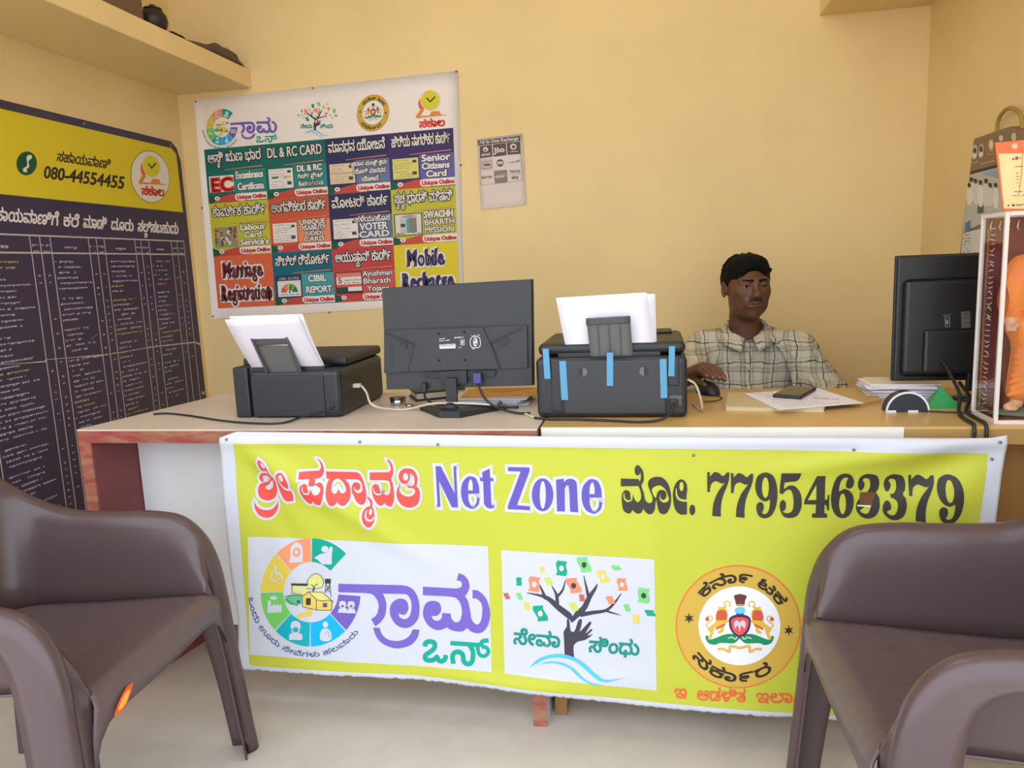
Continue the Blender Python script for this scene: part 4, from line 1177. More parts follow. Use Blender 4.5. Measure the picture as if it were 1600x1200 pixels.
LNE = (196, 186, 190); TXT = (176, 168, 190); TYE = (176, 164, 70)
P.fn = f0
cy = [wall_l.base(x / 3.6375, 150 + (785 + x * 0.0574) / 3.6375).y for x in (165, 222, 282, 500, 545, 590, 765, 800, 845, 972, 1005, 1045)]
zt = wall_l.base(0, 365.8).z; zh = wall_l.base(0, 394.6).z
cy0 = [1.7 + 0.0, 1.98, 2.03, 2.08] 
P.fn = WB
allc = cy0 + [c for c in cy if c > 2.3]
for y in allc:
    P.rect(LNE, y - 0.0022, 0.16, y + 0.0022, zt, 2)
for z in (zt, zh):
    P.rect(LNE, 1.66, z - 0.0028, cy[-1], z + 0.0028, 2)
rr = random.Random(11)
cols_ = [(1.70, 1.98, 0), (2.08, cy[0], 0), (cy[2], cy[3], 0), (cy[5], cy[6], 0), (cy[8], cy[9], 0)]
small = [(1.98, 2.03), (2.03, 2.08), (cy[0], cy[1]), (cy[1], cy[2]), (cy[3], cy[4]), (cy[4], cy[5]), (cy[6], cy[7]), (cy[7], cy[8]), (cy[9], cy[10]), (cy[10], cy[11])]
for a, b, _ in cols_:
    P.scribble(TXT, ((a + b) / 2 - 0.03, (zt + zh) / 2 - 0.006), ((a + b) / 2 + 0.03, (zt + zh) / 2 - 0.006), 0.012, 2)
for a, b in small:
    P.scribble(TXT, (a + 0.006, zt - 0.03), (b - 0.006, zt - 0.03), 0.009, 2); P.scribble(TXT, (a + 0.01, zt - 0.052), (b - 0.01, zt - 0.052), 0.009, 2)
random.seed(21)
for ci, (a, b, _) in enumerate(cols_):
    z = zh - 0.028; n = 0
    zend = 0.18 if ci < 4 else 0.60
    while z > zend:
        n += 1
        yel = rr.random() < 0.1
        x1 = a + 0.012 + (b - a - 0.02) * rr.uniform(0.4, 1.0)
        P.scribble(TYE if yel else TXT, (a + (0.010 if rr.random() < 0.6 else 0.022), z), (x1, z), 0.0085, 2)
        z -= 0.0195 if rr.random() > 0.1 else 0.036
for a, b in small:
    z = zh - 0.05
    while z > (0.2 if a < 3 else 0.75):
        if rr.random() < 0.62:
            m_ = (a + b) / 2
            P.scribble(TXT, (m_ - 0.006, z), (m_ + 0.006, z), 0.008, 2)
        z -= 0.026
pbuild('small_print', BD)
P.fr(0, 470, 3.428)
P.stroke((206, 192, 176), [(-60, 344, 3), (120, 335, 3), (240, 325, 7), (245, 315, 3), (400, 303, 3), (540, 292, 9), (560, 290, 3), (750, 258, 3), (870, 240, 5), (1045, 222, 6), (1075, 236, 8)], 4, 3, straight=True)
P.stroke((150, 138, 150), [(485, 208), (518, 178)], 3, 3)
P.ell((226, 216, 206), 1087, 494, 6, 9, 3)
pbuild('crack', BD)
for px, py in ((130.5, 193), (266, 227), (318, 615)):
    b = wall_l.base(px, py)
    under(MB().tube([b, b + Vector((0.004, 0, 0))], 0.006, 10).build('nail', grommet), BD)

# --- printed carrier bag hanging on the right wall
wall_r = Plane((XR - 0.045, 0, 0), (-1, 0, 0))
BG = thing('paper_bag', 'brown printed carrier bag with golden loop handle hanging on the right wall', 'bag', (XR - 0.02, 2.6, 1.0))
bag_px = [(1522, 217), (1577, 198), (1640, 222), (1690, 470), (1493, 452)]
bp3 = [wall_r.base(*p) for p in bag_px]
under(MB().prism([(p.y, p.z) for p in bp3], lambda u, v, d: (XR - d, u, v), 0.002, 0.045).build('body', mat('brown_bag_paper', (140, 112, 88), 0.55)), BG)
P = Print(wall_r)
P.fr(1440, 140, 4.6125)
P.poly((64, 56, 52), [(352, 590), (552, 538), (552, 560), (352, 612)], 2)
P.poly((196, 196, 190), [(352, 612), (560, 560), (610, 880), (300, 1030)], 2); P.poly((150, 176, 196), [(470, 590), (556, 568), (556, 640), (440, 610)], 3)
rr = random.Random(4)
for x, y, h in ((365, 680, 110), (395, 690, 120), (430, 700, 130), (470, 690, 140), (500, 720, 110), (540, 720, 120), (350, 720, 100)):
    P.blob(rr.choice([(232, 230, 224), (222, 218, 212)]), [(x - 16, y + h), (x - 18, y), (x, y - 14), (x + 18, y), (x + 18, y + h)], 4); P.ell((112, 78, 62), x, y - 28, 12, 16, 5, 12); P.ell((40, 34, 32), x, y - 38, 12, 10, 6, 10)
P.poly((96, 86, 80), [(410, 830), (450, 820), (450, 885), (406, 895)], 4); P.poly((96, 130, 176), [(320, 960), (356, 940), (356, 1012), (316, 1018)], 4); P.poly((220, 216, 212), [(300, 1035), (600, 960), (640, 1190), (285, 1200)], 2)
for y in (1052, 1078, 1100, 1120, 1148, 1168):
    P.scribble((120, 96, 90), (302, y), (356, y - 4), 10, 3)
for x, y, c in ((386, 450, (206, 196, 180)), (432, 440, (190, 176, 160))):
    P.ell(c, x, y, 20, 54, 2, rot=0.1); P.ell((90, 66, 56), x, y - 10, 12, 22, 3); P.blob((232, 226, 216), [(x - 14, y + 40), (x - 10, y + 12), (x + 12, y + 12), (x + 14, y + 38)], 3)
P.ell((196, 166, 70), 505, 400, 22, 46, 2); P.ell((226, 216, 190), 505, 396, 14, 30, 3); P.scribble((206, 176, 80), (484, 472), (530, 462), 16, 2); P.scribble((206, 196, 180), (370, 530), (420, 520), 10, 2); P.scribble((206, 196, 180), (430, 540), (530, 515), 10, 2); P.ell((216, 206, 190), 575, 350, 16, 22, 2); P.ell((206, 196, 180), 668, 340, 18, 30, 2)
pbuild('print', BG)
hp = [Plane((XR - 0.02, 0, 0), (-1, 0, 0)).base(*p) for p in ((1557, 212), (1559, 192), (1565, 178), (1576, 169), (1588, 172), (1596, 183), (1598, 200), (1600, 216))]
under(MB().tube([Vector(p) for p in catmull([tuple(p) for p in hp], 4)], 0.006, 8).build('handle', mat('golden_rope', (172, 138, 60), 0.5)), BG)

# --- things lying on the left loft
LX = XL + 0.37
b = Plane((LX - 0.07, 0, 0), (1, 0, 0))
p = b.base(234, 28)
HM = thing('round_pot', 'small dark round pot at the edge of the left loft shelf', 'pot', (LX - 0.055, p.y, 2.041))
MB().lathe([(0.001, 0.0), (0.030, 0.0), (0.044, 0.016), (0.050, 0.036), (0.046, 0.058), (0.034, 0.074), (0.030, 0.078), (0.026, 0.074), (0.040, 0.04)], 24).build('bowl', mat('dark_pot', (44, 34, 32), 0.5), HM)
MB().lathe([(0.001, 0.078), (0.033, 0.078), (0.032, 0.083), (0.012, 0.089), (0.010, 0.095), (0.001, 0.097)], 24).build('lid', mat('dark_lid', (34, 28, 27), 0.6), HM)
def lump(name, c, s, seed, m, n=18):
    rr = random.Random(seed); ph = [rr.uniform(0, 6.28) for _ in range(6)]
    rows = []
    for j in range(11):
        t = -0.5 * PI + PI * j / 10
        row = []
        for k in range(n):
            a = 2 * PI * k / n
            q = 1 + 0.16 * math.sin(3 * a + ph[0] + 2 * t) + 0.1 * math.sin(5 * a + ph[1]) + 0.1 * math.sin(4 * t + ph[2] + a)
            row.append((s[0] * math.cos(t) * math.cos(a) * q, s[1] * math.cos(t) * math.sin(a) * q, s[2] * max(-0.55, math.sin(t)) * q + s[2] * 0.62))
        rows.append(row)
    o = MB().grid(rows, closed=True).build(name, m)
    o.location = c
    return o
for (px, py), s, sd, nm, lb, ct, cl in (((346, 88), (0.055, 0.2, 0.042), 3, 'cloth_bundle', 'brown crumpled cloth bundle at the far end of the left loft shelf', 'cloth', (104, 82, 70)), ((272, 50), (0.04, 0.05, 0.022), 8, 'cloth_scrap', 'small black crumpled scrap beside the round pot on the loft', 'cloth', (40, 34, 32))):
    q = Plane((LX - 0.06, 0, 0), (1, 0, 0)).base(px, py)
    tag(lump(nm, (LX - 0.075, q.y, 2.0415), s, sd, mat(nm, cl, 0.9, var=0.2, vscale=30, bump=0.3, bscale=50)), lb, ct)
q = b.base(180, 8)
o = MB().box((0, 0, 0.05), (0.22, 0.34, 0.10), bev=0.004).build('carton', mat('brown_card', (116, 92, 72), 0.8)); o.location = (LX - 0.15, q.y - 0.06, 2.041)
tag(o, 'brown flat carton left of the round pot on the loft', 'carton')
# ------------------------------------------------------------------ things on the counter
TZ = 0.7522
def at(px, py, z=TZ):
    """point of the photograph on the horizontal plane z"""
    return Plane((0, 0, z), (0, 0, 1)).base(px, py)
def ony(px, py, y):
    return Plane((0, y, 0), (0, -1, 0)).base(px, py)
blk = mat('black_plastic', (36, 37, 43), 0.42, bump=0.03, bscale=300)
blk2 = mat('black_plastic_dark', (30, 31, 35), 0.45)
gry = mat('grey_tray_plastic', (104, 104, 104), 0.5)
gry2 = mat('grey_tray_edge', (84, 84, 86), 0.5)
a4 = mat('copier_paper', (236, 232, 244), 0.6)
blue_tape = mat('blue_tape', (84, 152, 192), 0.5)
lead = mat('black_cable', (34, 34, 36), 0.5)
ivory = mat('ivory_cable', (206, 196, 180), 0.5)

def slab(pts_bottom, pts_top, th, nrm, m, name, parent, mi=0, nu=1, nv=8, curve=0.0):
    """thin quad sheet from a bottom edge (l, r) to a top edge (l, r), bowed by curve"""
    bl, br = [Vector(p) for p in pts_bottom]; tl_, tr2 = [Vector(p) for p in pts_top]
    mb = MB(); nrm = Vector(nrm).normalized()
    for sgn in (0, 1):
        rows = []
        for j in range(nv + 1):
            v = j / nv
            rows.append([(bl * (1 - u) + br * u) * (1 - v) + (tl_ * (1 - u) + tr2 * u) * v + nrm * (curve * math.sin(v * PI * 0.9) + th * sgn) for u in [i / 6 for i in range(7)]])
        mb.grid(rows)
    n = 7 * (nv + 1)
    rim = list(range(7)) + [j * 7 + 6 for j in range(1, nv + 1)] + [nv * 7 + i for i in range(5, -1, -1)] + [j * 7 for j in range(nv - 1, 0, -1)]
    for i, q in enumerate(rim):
        q2 = rim[(i + 1) % len(rim)]
        mb.f.append((q, q2, q2 + n, q + n)); mb.m.append(0); mb.s.append(False)
    o = mb.build(name, m)
    return under(o, parent)

def sub(o, part):
    """make a world-space piece a sub-part of a world-space part"""
    o.parent = part; o.matrix_parent_inverse = Matrix.Identity(4)
    return o
# --- printer with tilted paper, left
PA = thing('printer', 'black printer with skewed sheets in its tray, beside the room corner', 'printer', (-0.957, 2.0, TZ))
rA = Matrix.Rotation(0.0, 3, 'Z')
def wbox(name, x0, x1, y0, y1, z0, z1, m, root, bev=0.004, seg=2):
    return under(MB().box(((x0 + x1) / 2, (y0 + y1) / 2, (z0 + z1) / 2), (x1 - x0, y1 - y0, z1 - z0), bev=bev, seg=seg).build(name, m), root)
wbox('body', -1.066, -0.806, 1.842, 2.17, TZ, 0.882, blk, PA, 0.016, 3)
wbox('ink_tank', -1.112, -1.068, 1.846, 2.15, TZ, 0.89, blk, PA, 0.006)
wbox('scanner_lid', -1.11, -0.808, 1.90, 2.172, 0.884, 0.909, blk2, PA, 0.008)
wbox('rear_cover', -1.056, -0.85, 1.838, 1.846, 0.757, 0.868, blk, PA, 0.003)
wbox('paper_slot', -1.066, -0.85, 1.852, 1.90, 0.868, 0.890, blk2, PA, 0.003)
wbox('port_recess', -0.8075, -0.805, 1.872, 2.0, 0.80, 0.86, blk2, PA, 0.001)
wbox('usb_plug', -0.806, -0.785, 1.925, 1.94, 0.818, 0.829, ivory, PA, 0.002)
wbox('power_socket', -0.838, -0.81, 1.8385, 1.844, 0.772, 0.795, blk2, PA, 0.002)
nA = Vector((0, -0.75, -0.65))
slab([(-1.058, 1.872, 0.872), (-0.856, 1.872, 0.872)], [(-1.053, 1.742, 1.026), (-0.856, 1.742, 1.033)], 0.0016, nA, a4, 'paper', PA, curve=0.006)
slab([(-1.055, 1.877, 0.872), (-0.853, 1.877, 0.872)], [(-1.046, 1.75, 1.034), (-0.848, 1.75, 1.034)], 0.001, nA, a4, 'paper', PA, curve=0.006)
supA = slab([(-1.004, 1.858, 0.866), (-0.916, 1.858, 0.866)], [(-1.005, 1.787, 0.976), (-0.912, 1.787, 0.98)], 0.004, nA, gry, 'paper_support', PA, curve=0.003)
sub(slab([(-1.0055, 1.794, 0.956), (-0.912, 1.794, 0.958)], [(-1.007, 1.782, 0.977), (-0.91, 1.782, 0.981)], 0.005, nA, gry2, 'support_tip', PA), supA)
for x in (-1.0075, -0.912):
    sub(slab([(x - 0.003, 1.853, 0.866), (x + 0.003, 1.853, 0.866)], [(x - 0.003, 1.782, 0.976), (x + 0.003, 1.782, 0.976)], 0.006, nA, gry2, 'support_rail', PA), supA)

# --- printer with blue tapes, right
PB = thing('printer', 'black printer with strips of blue tape and white paper, beside the seated man', 'printer', (-0.103, 1.98, TZ))
wbox('body', -0.285, 0.079, 1.826, 2.15, TZ, 0.902, blk, PB, 0.014, 3)
lidB = wbox('scanner_lid', -0.281, 0.076, 1.85, 2.15, 0.904, 0.934, blk2, PB, 0.013, 3)
sub(wbox('lid_handle', -0.03, 0.05, 2.06, 2.15, 0.934, 0.940, blk2, PB, 0.002), lidB)
wbox('rear_cover', -0.217, 0.03, 1.822, 1.83, 0.762, 0.894, mat('grey_black_plastic', (48, 49, 54), 0.42), PB, 0.004)
wbox('side_trim', -0.248, -0.221, 1.8235, 1.83, 0.768, 0.9, blk, PB, 0.003)
wbox('side_trim', 0.034, 0.06, 1.8235, 1.83, 0.83, 0.9, blk, PB, 0.003)
wbox('paper_slot', -0.232, 0.018, 1.845, 1.885, 0.894, 0.912, blk2, PB, 0.003)
for x in (-0.1685, -0.0225):
    q = MB()
    q.prism([(x + 0.0115 * math.cos(t), 0.867 + 0.0115 * math.sin(t)) for t in np.linspace(0, 2 * PI, 20, endpoint=False)], lambda u, v, d: (u, d, v), 1.8212, 1.823)
    h = under(q.build('finger_hole', blk2), PB)
    s_ = 1 if x < -0.1 else -1
    q = MB(); q.prism([(x + s_ * 0.011 * math.cos(t), 0.867 + 0.011 * math.sin(t)) for t in np.linspace(-PI / 2, PI / 2, 12)], lambda u, v, d: (u, d, v), 1.8204, 1.8213)
    sub(q.build('hole_shutter', gry), h)
nB = Vector((0, -0.98, -0.2))
slab([(-0.208, 1.866, 0.894), (0.008, 1.866, 0.898)], [(-0.23, 1.834, 1.048), (-0.014, 1.834, 1.054)], 0.0012, nB, a4, 'paper', PB, curve=0.002)
slab([(-0.21, 1.87, 0.894), (0.009, 1.87, 0.898)], [(-0.222, 1.838, 1.047), (0.006, 1.838, 1.050)], 0.0012, nB, a4, 'paper', PB, curve=0.002)
supB = slab([(-0.15, 1.852, 0.893), (-0.048, 1.852, 0.895)], [(-0.156, 1.823, 0.990), (-0.053, 1.823, 0.993)], 0.005, nB, gry, 'paper_support', PB)
sub(slab([(-0.157, 1.822, 0.982), (-0.052, 1.822, 0.985)], [(-0.157, 1.817, 0.998), (-0.052, 1.817, 1.001)], 0.006, nB, gry2, 'support_tip', PB), supB)
for k in range(3):
    x = -0.128 + k * 0.026
    sub(slab([(x - 0.001, 1.8466, 0.894), (x + 0.001, 1.8466, 0.894)], [(x - 0.003, 1.8176, 0.982), (x - 0.001, 1.8176, 0.982)], 0.0012, nB, gry2, 'support_rib', PB), supB)
for (px, py0, py1, w, dx) in ((852.5, 545, 592, 9.5, 3), (879, 564, 625, 10.5, 3.5), (953, 551, 603, 10, 0), (1036, 561, 622, 10.5, 1.5), (1050, 541, 588, 9.5, -1)):
    yy = 1.8202
    c = [ony(px - w / 2, py0, yy), ony(px + w / 2, py0, yy), ony(px + w / 2 + dx, py1, yy), ony(px - w / 2 + dx, py1, yy)]
    q = MB(); q.prism([(p.x, p.z) for p in c], lambda u, v, d: (u, d, v), yy, yy + 0.0006)
    under(q.build('tape', blue_tape), PB)
wbox('power_socket', 0.036, 0.066, 1.8195, 1.826, 0.782, 0.808, gry2, PB, 0.002)
wbox('power_plug', 0.036, 0.056, 1.808, 1.82, 0.783, 0.80, blk2, PB, 0.003)

def cable(name, label, pts, r=0.0028, m=lead, z=None):
    P3 = [Vector(p) for p in pts]
    o = MB().tube([Vector(p) for p in catmull([tuple(p) for p in P3], 6)], r, 8).build(name, m)
    return tag(o, label, 'cable')
cz = TZ + 0.0032
cable('power_cable', 'thin black power cable trailing left along the beige table from the printer', [at(240, 647, cz), at(262, 646, cz), at(300, 650, cz), at(345, 657, cz), at(390, 661, cz), at(440, 661, cz), Vector((-0.90, 1.825, 0.762)), Vector((-0.84, 1.832, 0.776)), Vector((-0.826, 1.836, 0.783))], 0.0028)
cable('usb_cable', 'ivory cable running from the first printer across the monitor foot', [Vector((-0.783, 1.932, 0.823)), Vector((-0.765, 1.92, 0.806)), Vector((-0.735, 1.89, 0.775)), at(630, 640, cz), Vector((-0.58, 1.90, 0.777)), Vector((-0.50, 1.885, 0.781)), Vector((-0.42, 1.90, 0.774)), at(800, 637, cz), at(820, 646, cz), at(833, 652, cz)], 0.003, ivory)
cable('power_cable', 'black power cable curving under the blue-taped printer', [Vector((0.046, 1.806, 0.79)), Vector((0.04, 1.79, 0.775)), Vector((0.02, 1.775, 0.76)), Vector((-0.03, 1.765, cz)), Vector((-0.1, 1.78, cz)), Vector((-0.18, 1.795, cz)), Vector((-0.25, 1.80, cz)), Vector((-0.29, 1.815, cz))], 0.003)
cable('usb_cable', 'short white cable at the right side of the blue-taped printer', [Vector((0.081, 1.86, 0.84)), Vector((0.10, 1.87, 0.825)), Vector((0.112, 1.875, 0.79)), Vector((0.116, 1.90, cz)), Vector((0.10, 1.98, cz))], 0.003, ivory)

# --- monitor seen from behind
MN = thing('monitor', 'dark grey monitor seen from behind, standing between the two printers', 'monitor', (-0.508, 1.92, TZ))
mon = mat('monitor_shell', (49, 50, 54), 0.5, bump=0.04, bscale=400)
mon2 = mat('monitor_shell_dark', (38, 39, 44), 0.5)
def mx(name, pts, y0, y1, m, bev=0):
    q = MB(); q.prism(pts, lambda u, v, d: (u, d, v), y0, y1)
    return under(q.build(name, m), MN)
mx('panel', [(-0.709, 0.812), (-0.311, 0.819), (-0.304, 1.091), (-0.703, 1.082)], 1.926, 1.944, mon)
mx('bezel', [(-0.711, 0.81), (-0.308, 0.817), (-0.301, 1.093), (-0.705, 1.084)], 1.944, 1.952, blk2)
mx('screen', [(-0.70, 0.825), (-0.318, 0.831), (-0.311, 1.083), (-0.694, 1.074)], 1.952, 1.953, mat('dark_screen', (20, 22, 28), 0.15))
def mp(X, Y, y=1.916):
    return tuple(ony(580 + X / 4.8, 430 + Y / 4.8, y))
def mpx(L, y=1.916):
    return [(ony(580 + X / 4.8, 430 + Y / 4.8, y).x, ony(580 + X / 4.8, 430 + Y / 4.8, y).z) for X, Y in L]
mx('back_cover', mpx([(95, 420), (365, 402), (845, 388), (1165, 378), (1172, 692), (960, 702), (275, 722), (95, 735)]), 1.917, 1.928, mon)
mx('centre_plate', mpx([(362, 408), (838, 392), (888, 508), (958, 698), (278, 720), (328, 525)], 1.913), 1.911, 1.918, mon)
for L in ([(100, 428), (330, 525), (322, 530), (100, 438)], [(886, 505), (1130, 388), (1132, 395), (890, 514)], [(325, 528), (278, 720), (272, 720), (319, 530)], [(888, 510), (960, 698), (966, 698), (895, 510)]):
    mx('seam', mpx(L, 1.9105), 1.9098, 1.9112, blk2)
for L in ([(945, 515), (1015, 470), (1038, 500), (962, 545)], [(210, 500), (268, 520), (262, 560), (208, 530)]):
    mx('grille_pad', mpx(L, 1.9105), 1.9145, 1.918, mon2)
for k in range(9):
    y_ = 520 + k * 19
    mx('vent_slot', mpx([(140, y_), (172, y_ - 1), (172, y_ + 6), (140, y_ + 7)], 1.9155), 1.9162, 1.918, blk2)
for X, Y in ((507, 436), (700, 424), (510, 637), (704, 632)):
    c = Vector(mp(X, Y, 1.911))
    under(MB().tube([c + Vector((0, 0.001, 0)), c + Vector((0, -0.0012, 0))], 0.0035, 10).build('screw', blk2), MN)
P = Print(Plane((0, 1.911, 0), (0, -1, 0)))
P.fr(580, 430, 4.8)
LB = (206, 206, 210)
P.poly(LB, [(512, 520), (633, 513), (634, 548), (514, 553)], 2); P.scribble(LB, (512, 482), (555, 478), 10, 2); P.scribble(LB, (512, 496), (590, 490), 9, 2); P.scribble((120, 122, 128), (520, 530), (625, 525), 8, 3)
P.scribble(LB, (622, 474), (694, 468), 11, 2)
P.stroke(LB, [(672, 486), (698, 484), (699, 522), (673, 524)], 4, 2, closed=True, straight=True); P.ell(LB, 685, 504, 6, 14, 2, 12); P.scribble(LB, (640, 545), (702, 542), 9, 2)
P.scribble(LB, (742, 457), (814, 452), 9, 2); P.stroke(LB, [(750, 470), (810, 466), (815, 535), (752, 538)], 6, 2, closed=True, n=3); P.ell(LB, 782, 502, 17, 33, 2, 20); P.ell((66, 69, 76), 778, 488, 6, 7, 3, 10); P.ell((66, 69, 76), 786, 516, 6, 8, 3, 10); P.scribble(LB, (756, 556), (808, 552), 10, 2)
under(P.build('label', None), MN)
mx('port_bar', mpx([(395, 725), (930, 712), (932, 760), (398, 770)], 1.92), 1.919, 1.927, blk2)
mx('stand_bracket', mpx([(515, 722), (715, 712), (718, 808), (518, 820)], 1.912), 1.908, 1.927, mon2)
mx('stand_neck', [(-0.536, 0.766), (-0.508, 0.766), (-0.506, 0.845), (-0.535, 0.845)], 1.893, 1.909, mon2)
q = MB()
ft = [(-0.625, 1.945), (-0.54, 1.835), (-0.485, 1.832), (-0.385, 1.955), (-0.40, 1.985), (-0.505, 1.90), (-0.54, 1.90), (-0.61, 1.975)]
q.prism(ft, lambda u, v, d: (u, v, d + (0.010 if d > TZ + 0.001 and abs(v - 1.87) < 0.05 else 0.0)), TZ, TZ + 0.007)
under(q.build('stand_foot', mon2), MN)
q = MB(); q.tube([(-0.522, 1.885, TZ + 0.008), (-0.522, 1.895, 0.775)], [0.03, 0.016], 12); under(q.build('neck_collar', mon2), MN)
wbox('power_plug', -0.606, -0.592, 1.905, 1.922, 0.806, 0.832, blk2, MN, 0.003)
c = ony(746, 590, 1.905)
wbox('video_plug', c.x - 0.011, c.x + 0.011, 1.898, 1.915, c.z - 0.016, c.z + 0.012, mat('blue_connector', (62, 64, 128), 0.4), MN, 0.003)
cable('video_cable', 'black video cable dropping from the blue plug behind the monitor', [Vector((c.x, 1.905, c.z - 0.017)), Vector((c.x + 0.012, 1.902, 0.80)), Vector((c.x + 0.03, 1.90, 0.778)), Vector((-0.385, 1.885, 0.764)), Vector((-0.345, 1.875, cz + 0.001)), Vector((-0.31, 1.87, cz + 0.001))], 0.0034)
cable('power_cable', 'black power cable looping beneath the monitor between the printers', [Vector((-0.599, 1.912, 0.805)), Vector((-0.598, 1.915, 0.79)), Vector((-0.58, 1.925, 0.773)), Vector((-0.545, 1.93, 0.7685)), Vector((-0.47, 1.93, 0.768)), Vector((-0.40, 1.925, 0.764)), Vector((-0.35, 1.93, cz + 0.005))], 0.0034)
o = MB().box((-0.392, 1.886, 0.777), (0.010, 0.010, 0.018), rot=Matrix.Rotation(0.7, 3, 'Y'), bev=0.002).build('ferrite_bead', blk2)
under(o, MN)

# --- clutter behind the monitor
def paper_stack(name, label, cx, cy, z0, n, w, d, seed, th=0.0016, m=a4, sp=0.012, cat='papers'):
    rr = random.Random(seed)
    T = thing(name, label, cat, (cx, cy, z0))
    for i in range(n):
        a = rr.uniform(-0.12, 0.12)
        o = MB().box((rr.uniform(-sp, sp), rr.uniform(-sp, sp), th * (i + 0.5)), (w, d, th * 0.85), rz=a).build('sheet', m if rr.random() > 0.25 else mat('cream_paper', (230, 212, 196), 0.65), T)
    return T
paper_stack('paper_stack', 'loose pile of white papers lying behind the monitor foot', -0.452, 2.062, TZ, 9, 0.21, 0.13, 5, 0.002)
ev = thing('envelope', 'amber paper envelope lying on the pile behind the monitor', 'envelope', (-0.43, 2.10, TZ + 0.0185))
MB().box((0.0, 0, 0.002), (0.21, 0.12, 0.003), rz=0.06).build('pocket', mat('amber_paper', (216, 162, 70), 0.6), ev)
q = MB(); q.prism([(-0.09, 0.055), (0.10, 0.06), (0.01, -0.02)], lambda u, v, d: (u, v, d), 0.0036, 0.0045); q.build('flap', mat('amber_flap', (198, 140, 52), 0.6), ev)
dy = thing('diary', 'black covered diary lying behind the monitor at a slant', 'book', (-0.635, 2.15, TZ), 0.5)
MB().box((0, 0, 0.003), (0.15, 0.10, 0.005), bev=0.001).build('cover', blk2, dy); MB().box((0.002, 0, 0.014), (0.144, 0.096, 0.016)).build('pages', mat('page_edge', (206, 196, 176), 0.8), dy); MB().box((0, 0, 0.0245), (0.15, 0.10, 0.005), bev=0.001).build('cover', blk2, dy)
chrome = mat('chrome', (200, 198, 196), 0.12, metal=1.0)
tin = thing('round_tin', 'small shiny round tin beside the first printer', 'tin', (-0.716, 2.03, TZ))
MB().lathe([(0.001, 0), (0.021, 0), (0.022, 0.002), (0.022, 0.014), (0.021, 0.016), (0.001, 0.016)], 20).build('base', chrome, tin); MB().lathe([(0.001, 0.0155), (0.023, 0.0155), (0.023, 0.021), (0.021, 0.0225), (0.001, 0.0225)], 20).build('lid', mat('dark_chrome', (110, 106, 104), 0.2, metal=1.0), tin)
o = MB().lathe([(0.004, 0), (0.012, 0), (0.013, 0.004), (0.010, 0.007), (0.004, 0.007)], 16).build('steel_ring', chrome); o.location = (-0.672, 2.0, TZ); tag(o, 'tiny steel ring lying next to the round tin', 'ring')

# --- in front of the man
pad = thing('writing_pad', 'thick beige notebook under the sheet of paper before the man', 'notebook', (0.30, 2.0, TZ), -0.12)
MB().box((0, 0, 0.005), (0.225, 0.20, 0.008)).build('pages', mat('beige_pages', (206, 188, 150), 0.7), pad); MB().box((0, 0, 0.0098), (0.23, 0.205, 0.0014), bev=0.0005).build('cover', mat('beige_cover', (206, 186, 146), 0.5), pad); MB().box((0, 0, 0.0006), (0.23, 0.205, 0.0012)).build('cover', mat('beige_cover', (206, 186, 146), 0.5), pad)
zs = TZ + 0.0112
fm = thing('form_sheet', 'white printed form lying on the beige notebook under the phone', 'paper', (0.33, 2.0, zs))
c = [at(1162, 615, zs), at(1217, 641, zs), at(1350, 630, zs), at(1278, 607, zs)]
q = MB(); q.prism([(p.x, p.y) for p in c], lambda u, v, d: (u, v, d), zs, zs + 0.0008); under(q.build('sheet', a4), fm)
P = Print(Plane((0, 0, zs + 0.0008), (0, 0, 1))); P.step = 2e-4
for k in range(9):
    t = 0.08 + k * 0.1
    a_ = c[0].lerp(c[1], t).lerp(c[3].lerp(c[2], t), 0.12); b_ = c[0].lerp(c[1], t).lerp(c[3].lerp(c[2], t), random.uniform(0.6, 0.9))
    pa, pb = project(a_), project(b_)
    P.scribble((150, 146, 160), pa, pb, 0.9, 1)
P.scribble((70, 66, 74), (1271, 622), (1311, 625), 1.4, 1)
under(P.build('print', None), fm)
ph = thing('phone', 'black mobile phone lying on the white printed form', 'phone', (0.365, 2.07, zs + 0.001), -0.45)
MB().box((0, 0, 0.0045), (0.072, 0.145, 0.009), bev=0.003).build('body', blk2, ph); MB().box((0, 0, 0.0093), (0.066, 0.138, 0.0006)).build('screen', mat('phone_glass', (24, 24, 28), 0.08), ph)
bd = MB(); bd.prism([(0.425, 2.19), (0.592, 2.18), (0.557, 2.0), (0.50, 1.958), (0.425, 2.03)], lambda u, v, d: (u, v, d), TZ, TZ + 0.008)
tag(bd.build('wooden_board', mat('tan_board', (190, 156, 92), 0.45)), 'flat tan board on the counter between notebook and paper pile', 'board')
paper_stack('paper_stack', 'thick pile of white papers with curled top sheet under the dark monitor', 0.637, 2.115, TZ, 17, 0.165, 0.12, 9, 0.0022, cat='papers')
ms = thing('mouse', 'black computer mouse under the hand of the seated man', 'mouse', (0.150, 2.165, TZ), 0.25)
rows = []
for j in range(9):
    t = j / 8 * PI / 2
    rows.append([(0.031 * math.cos(t) * math.cos(2 * PI * k / 20), 0.052 * math.cos(t) * math.sin(2 * PI * k / 20), 0.034 * math.sin(t)) for k in range(20)])
MB().grid(rows, closed=True).build('shell', blk2, ms)
MB().box((0, 0.026, 0.031), (0.006, 0.012, 0.008), bev=0.002).build('scroll_wheel', gry2, ms)
cable('mouse_cable', 'thin black mouse cable curling on the counter by the hand', [Vector((0.152, 2.112, TZ + 0.006)), Vector((0.175, 2.09, cz)), Vector((0.178, 2.06, cz)), Vector((0.16, 2.03, cz)), Vector((0.13, 2.02, cz))], 0.0016)

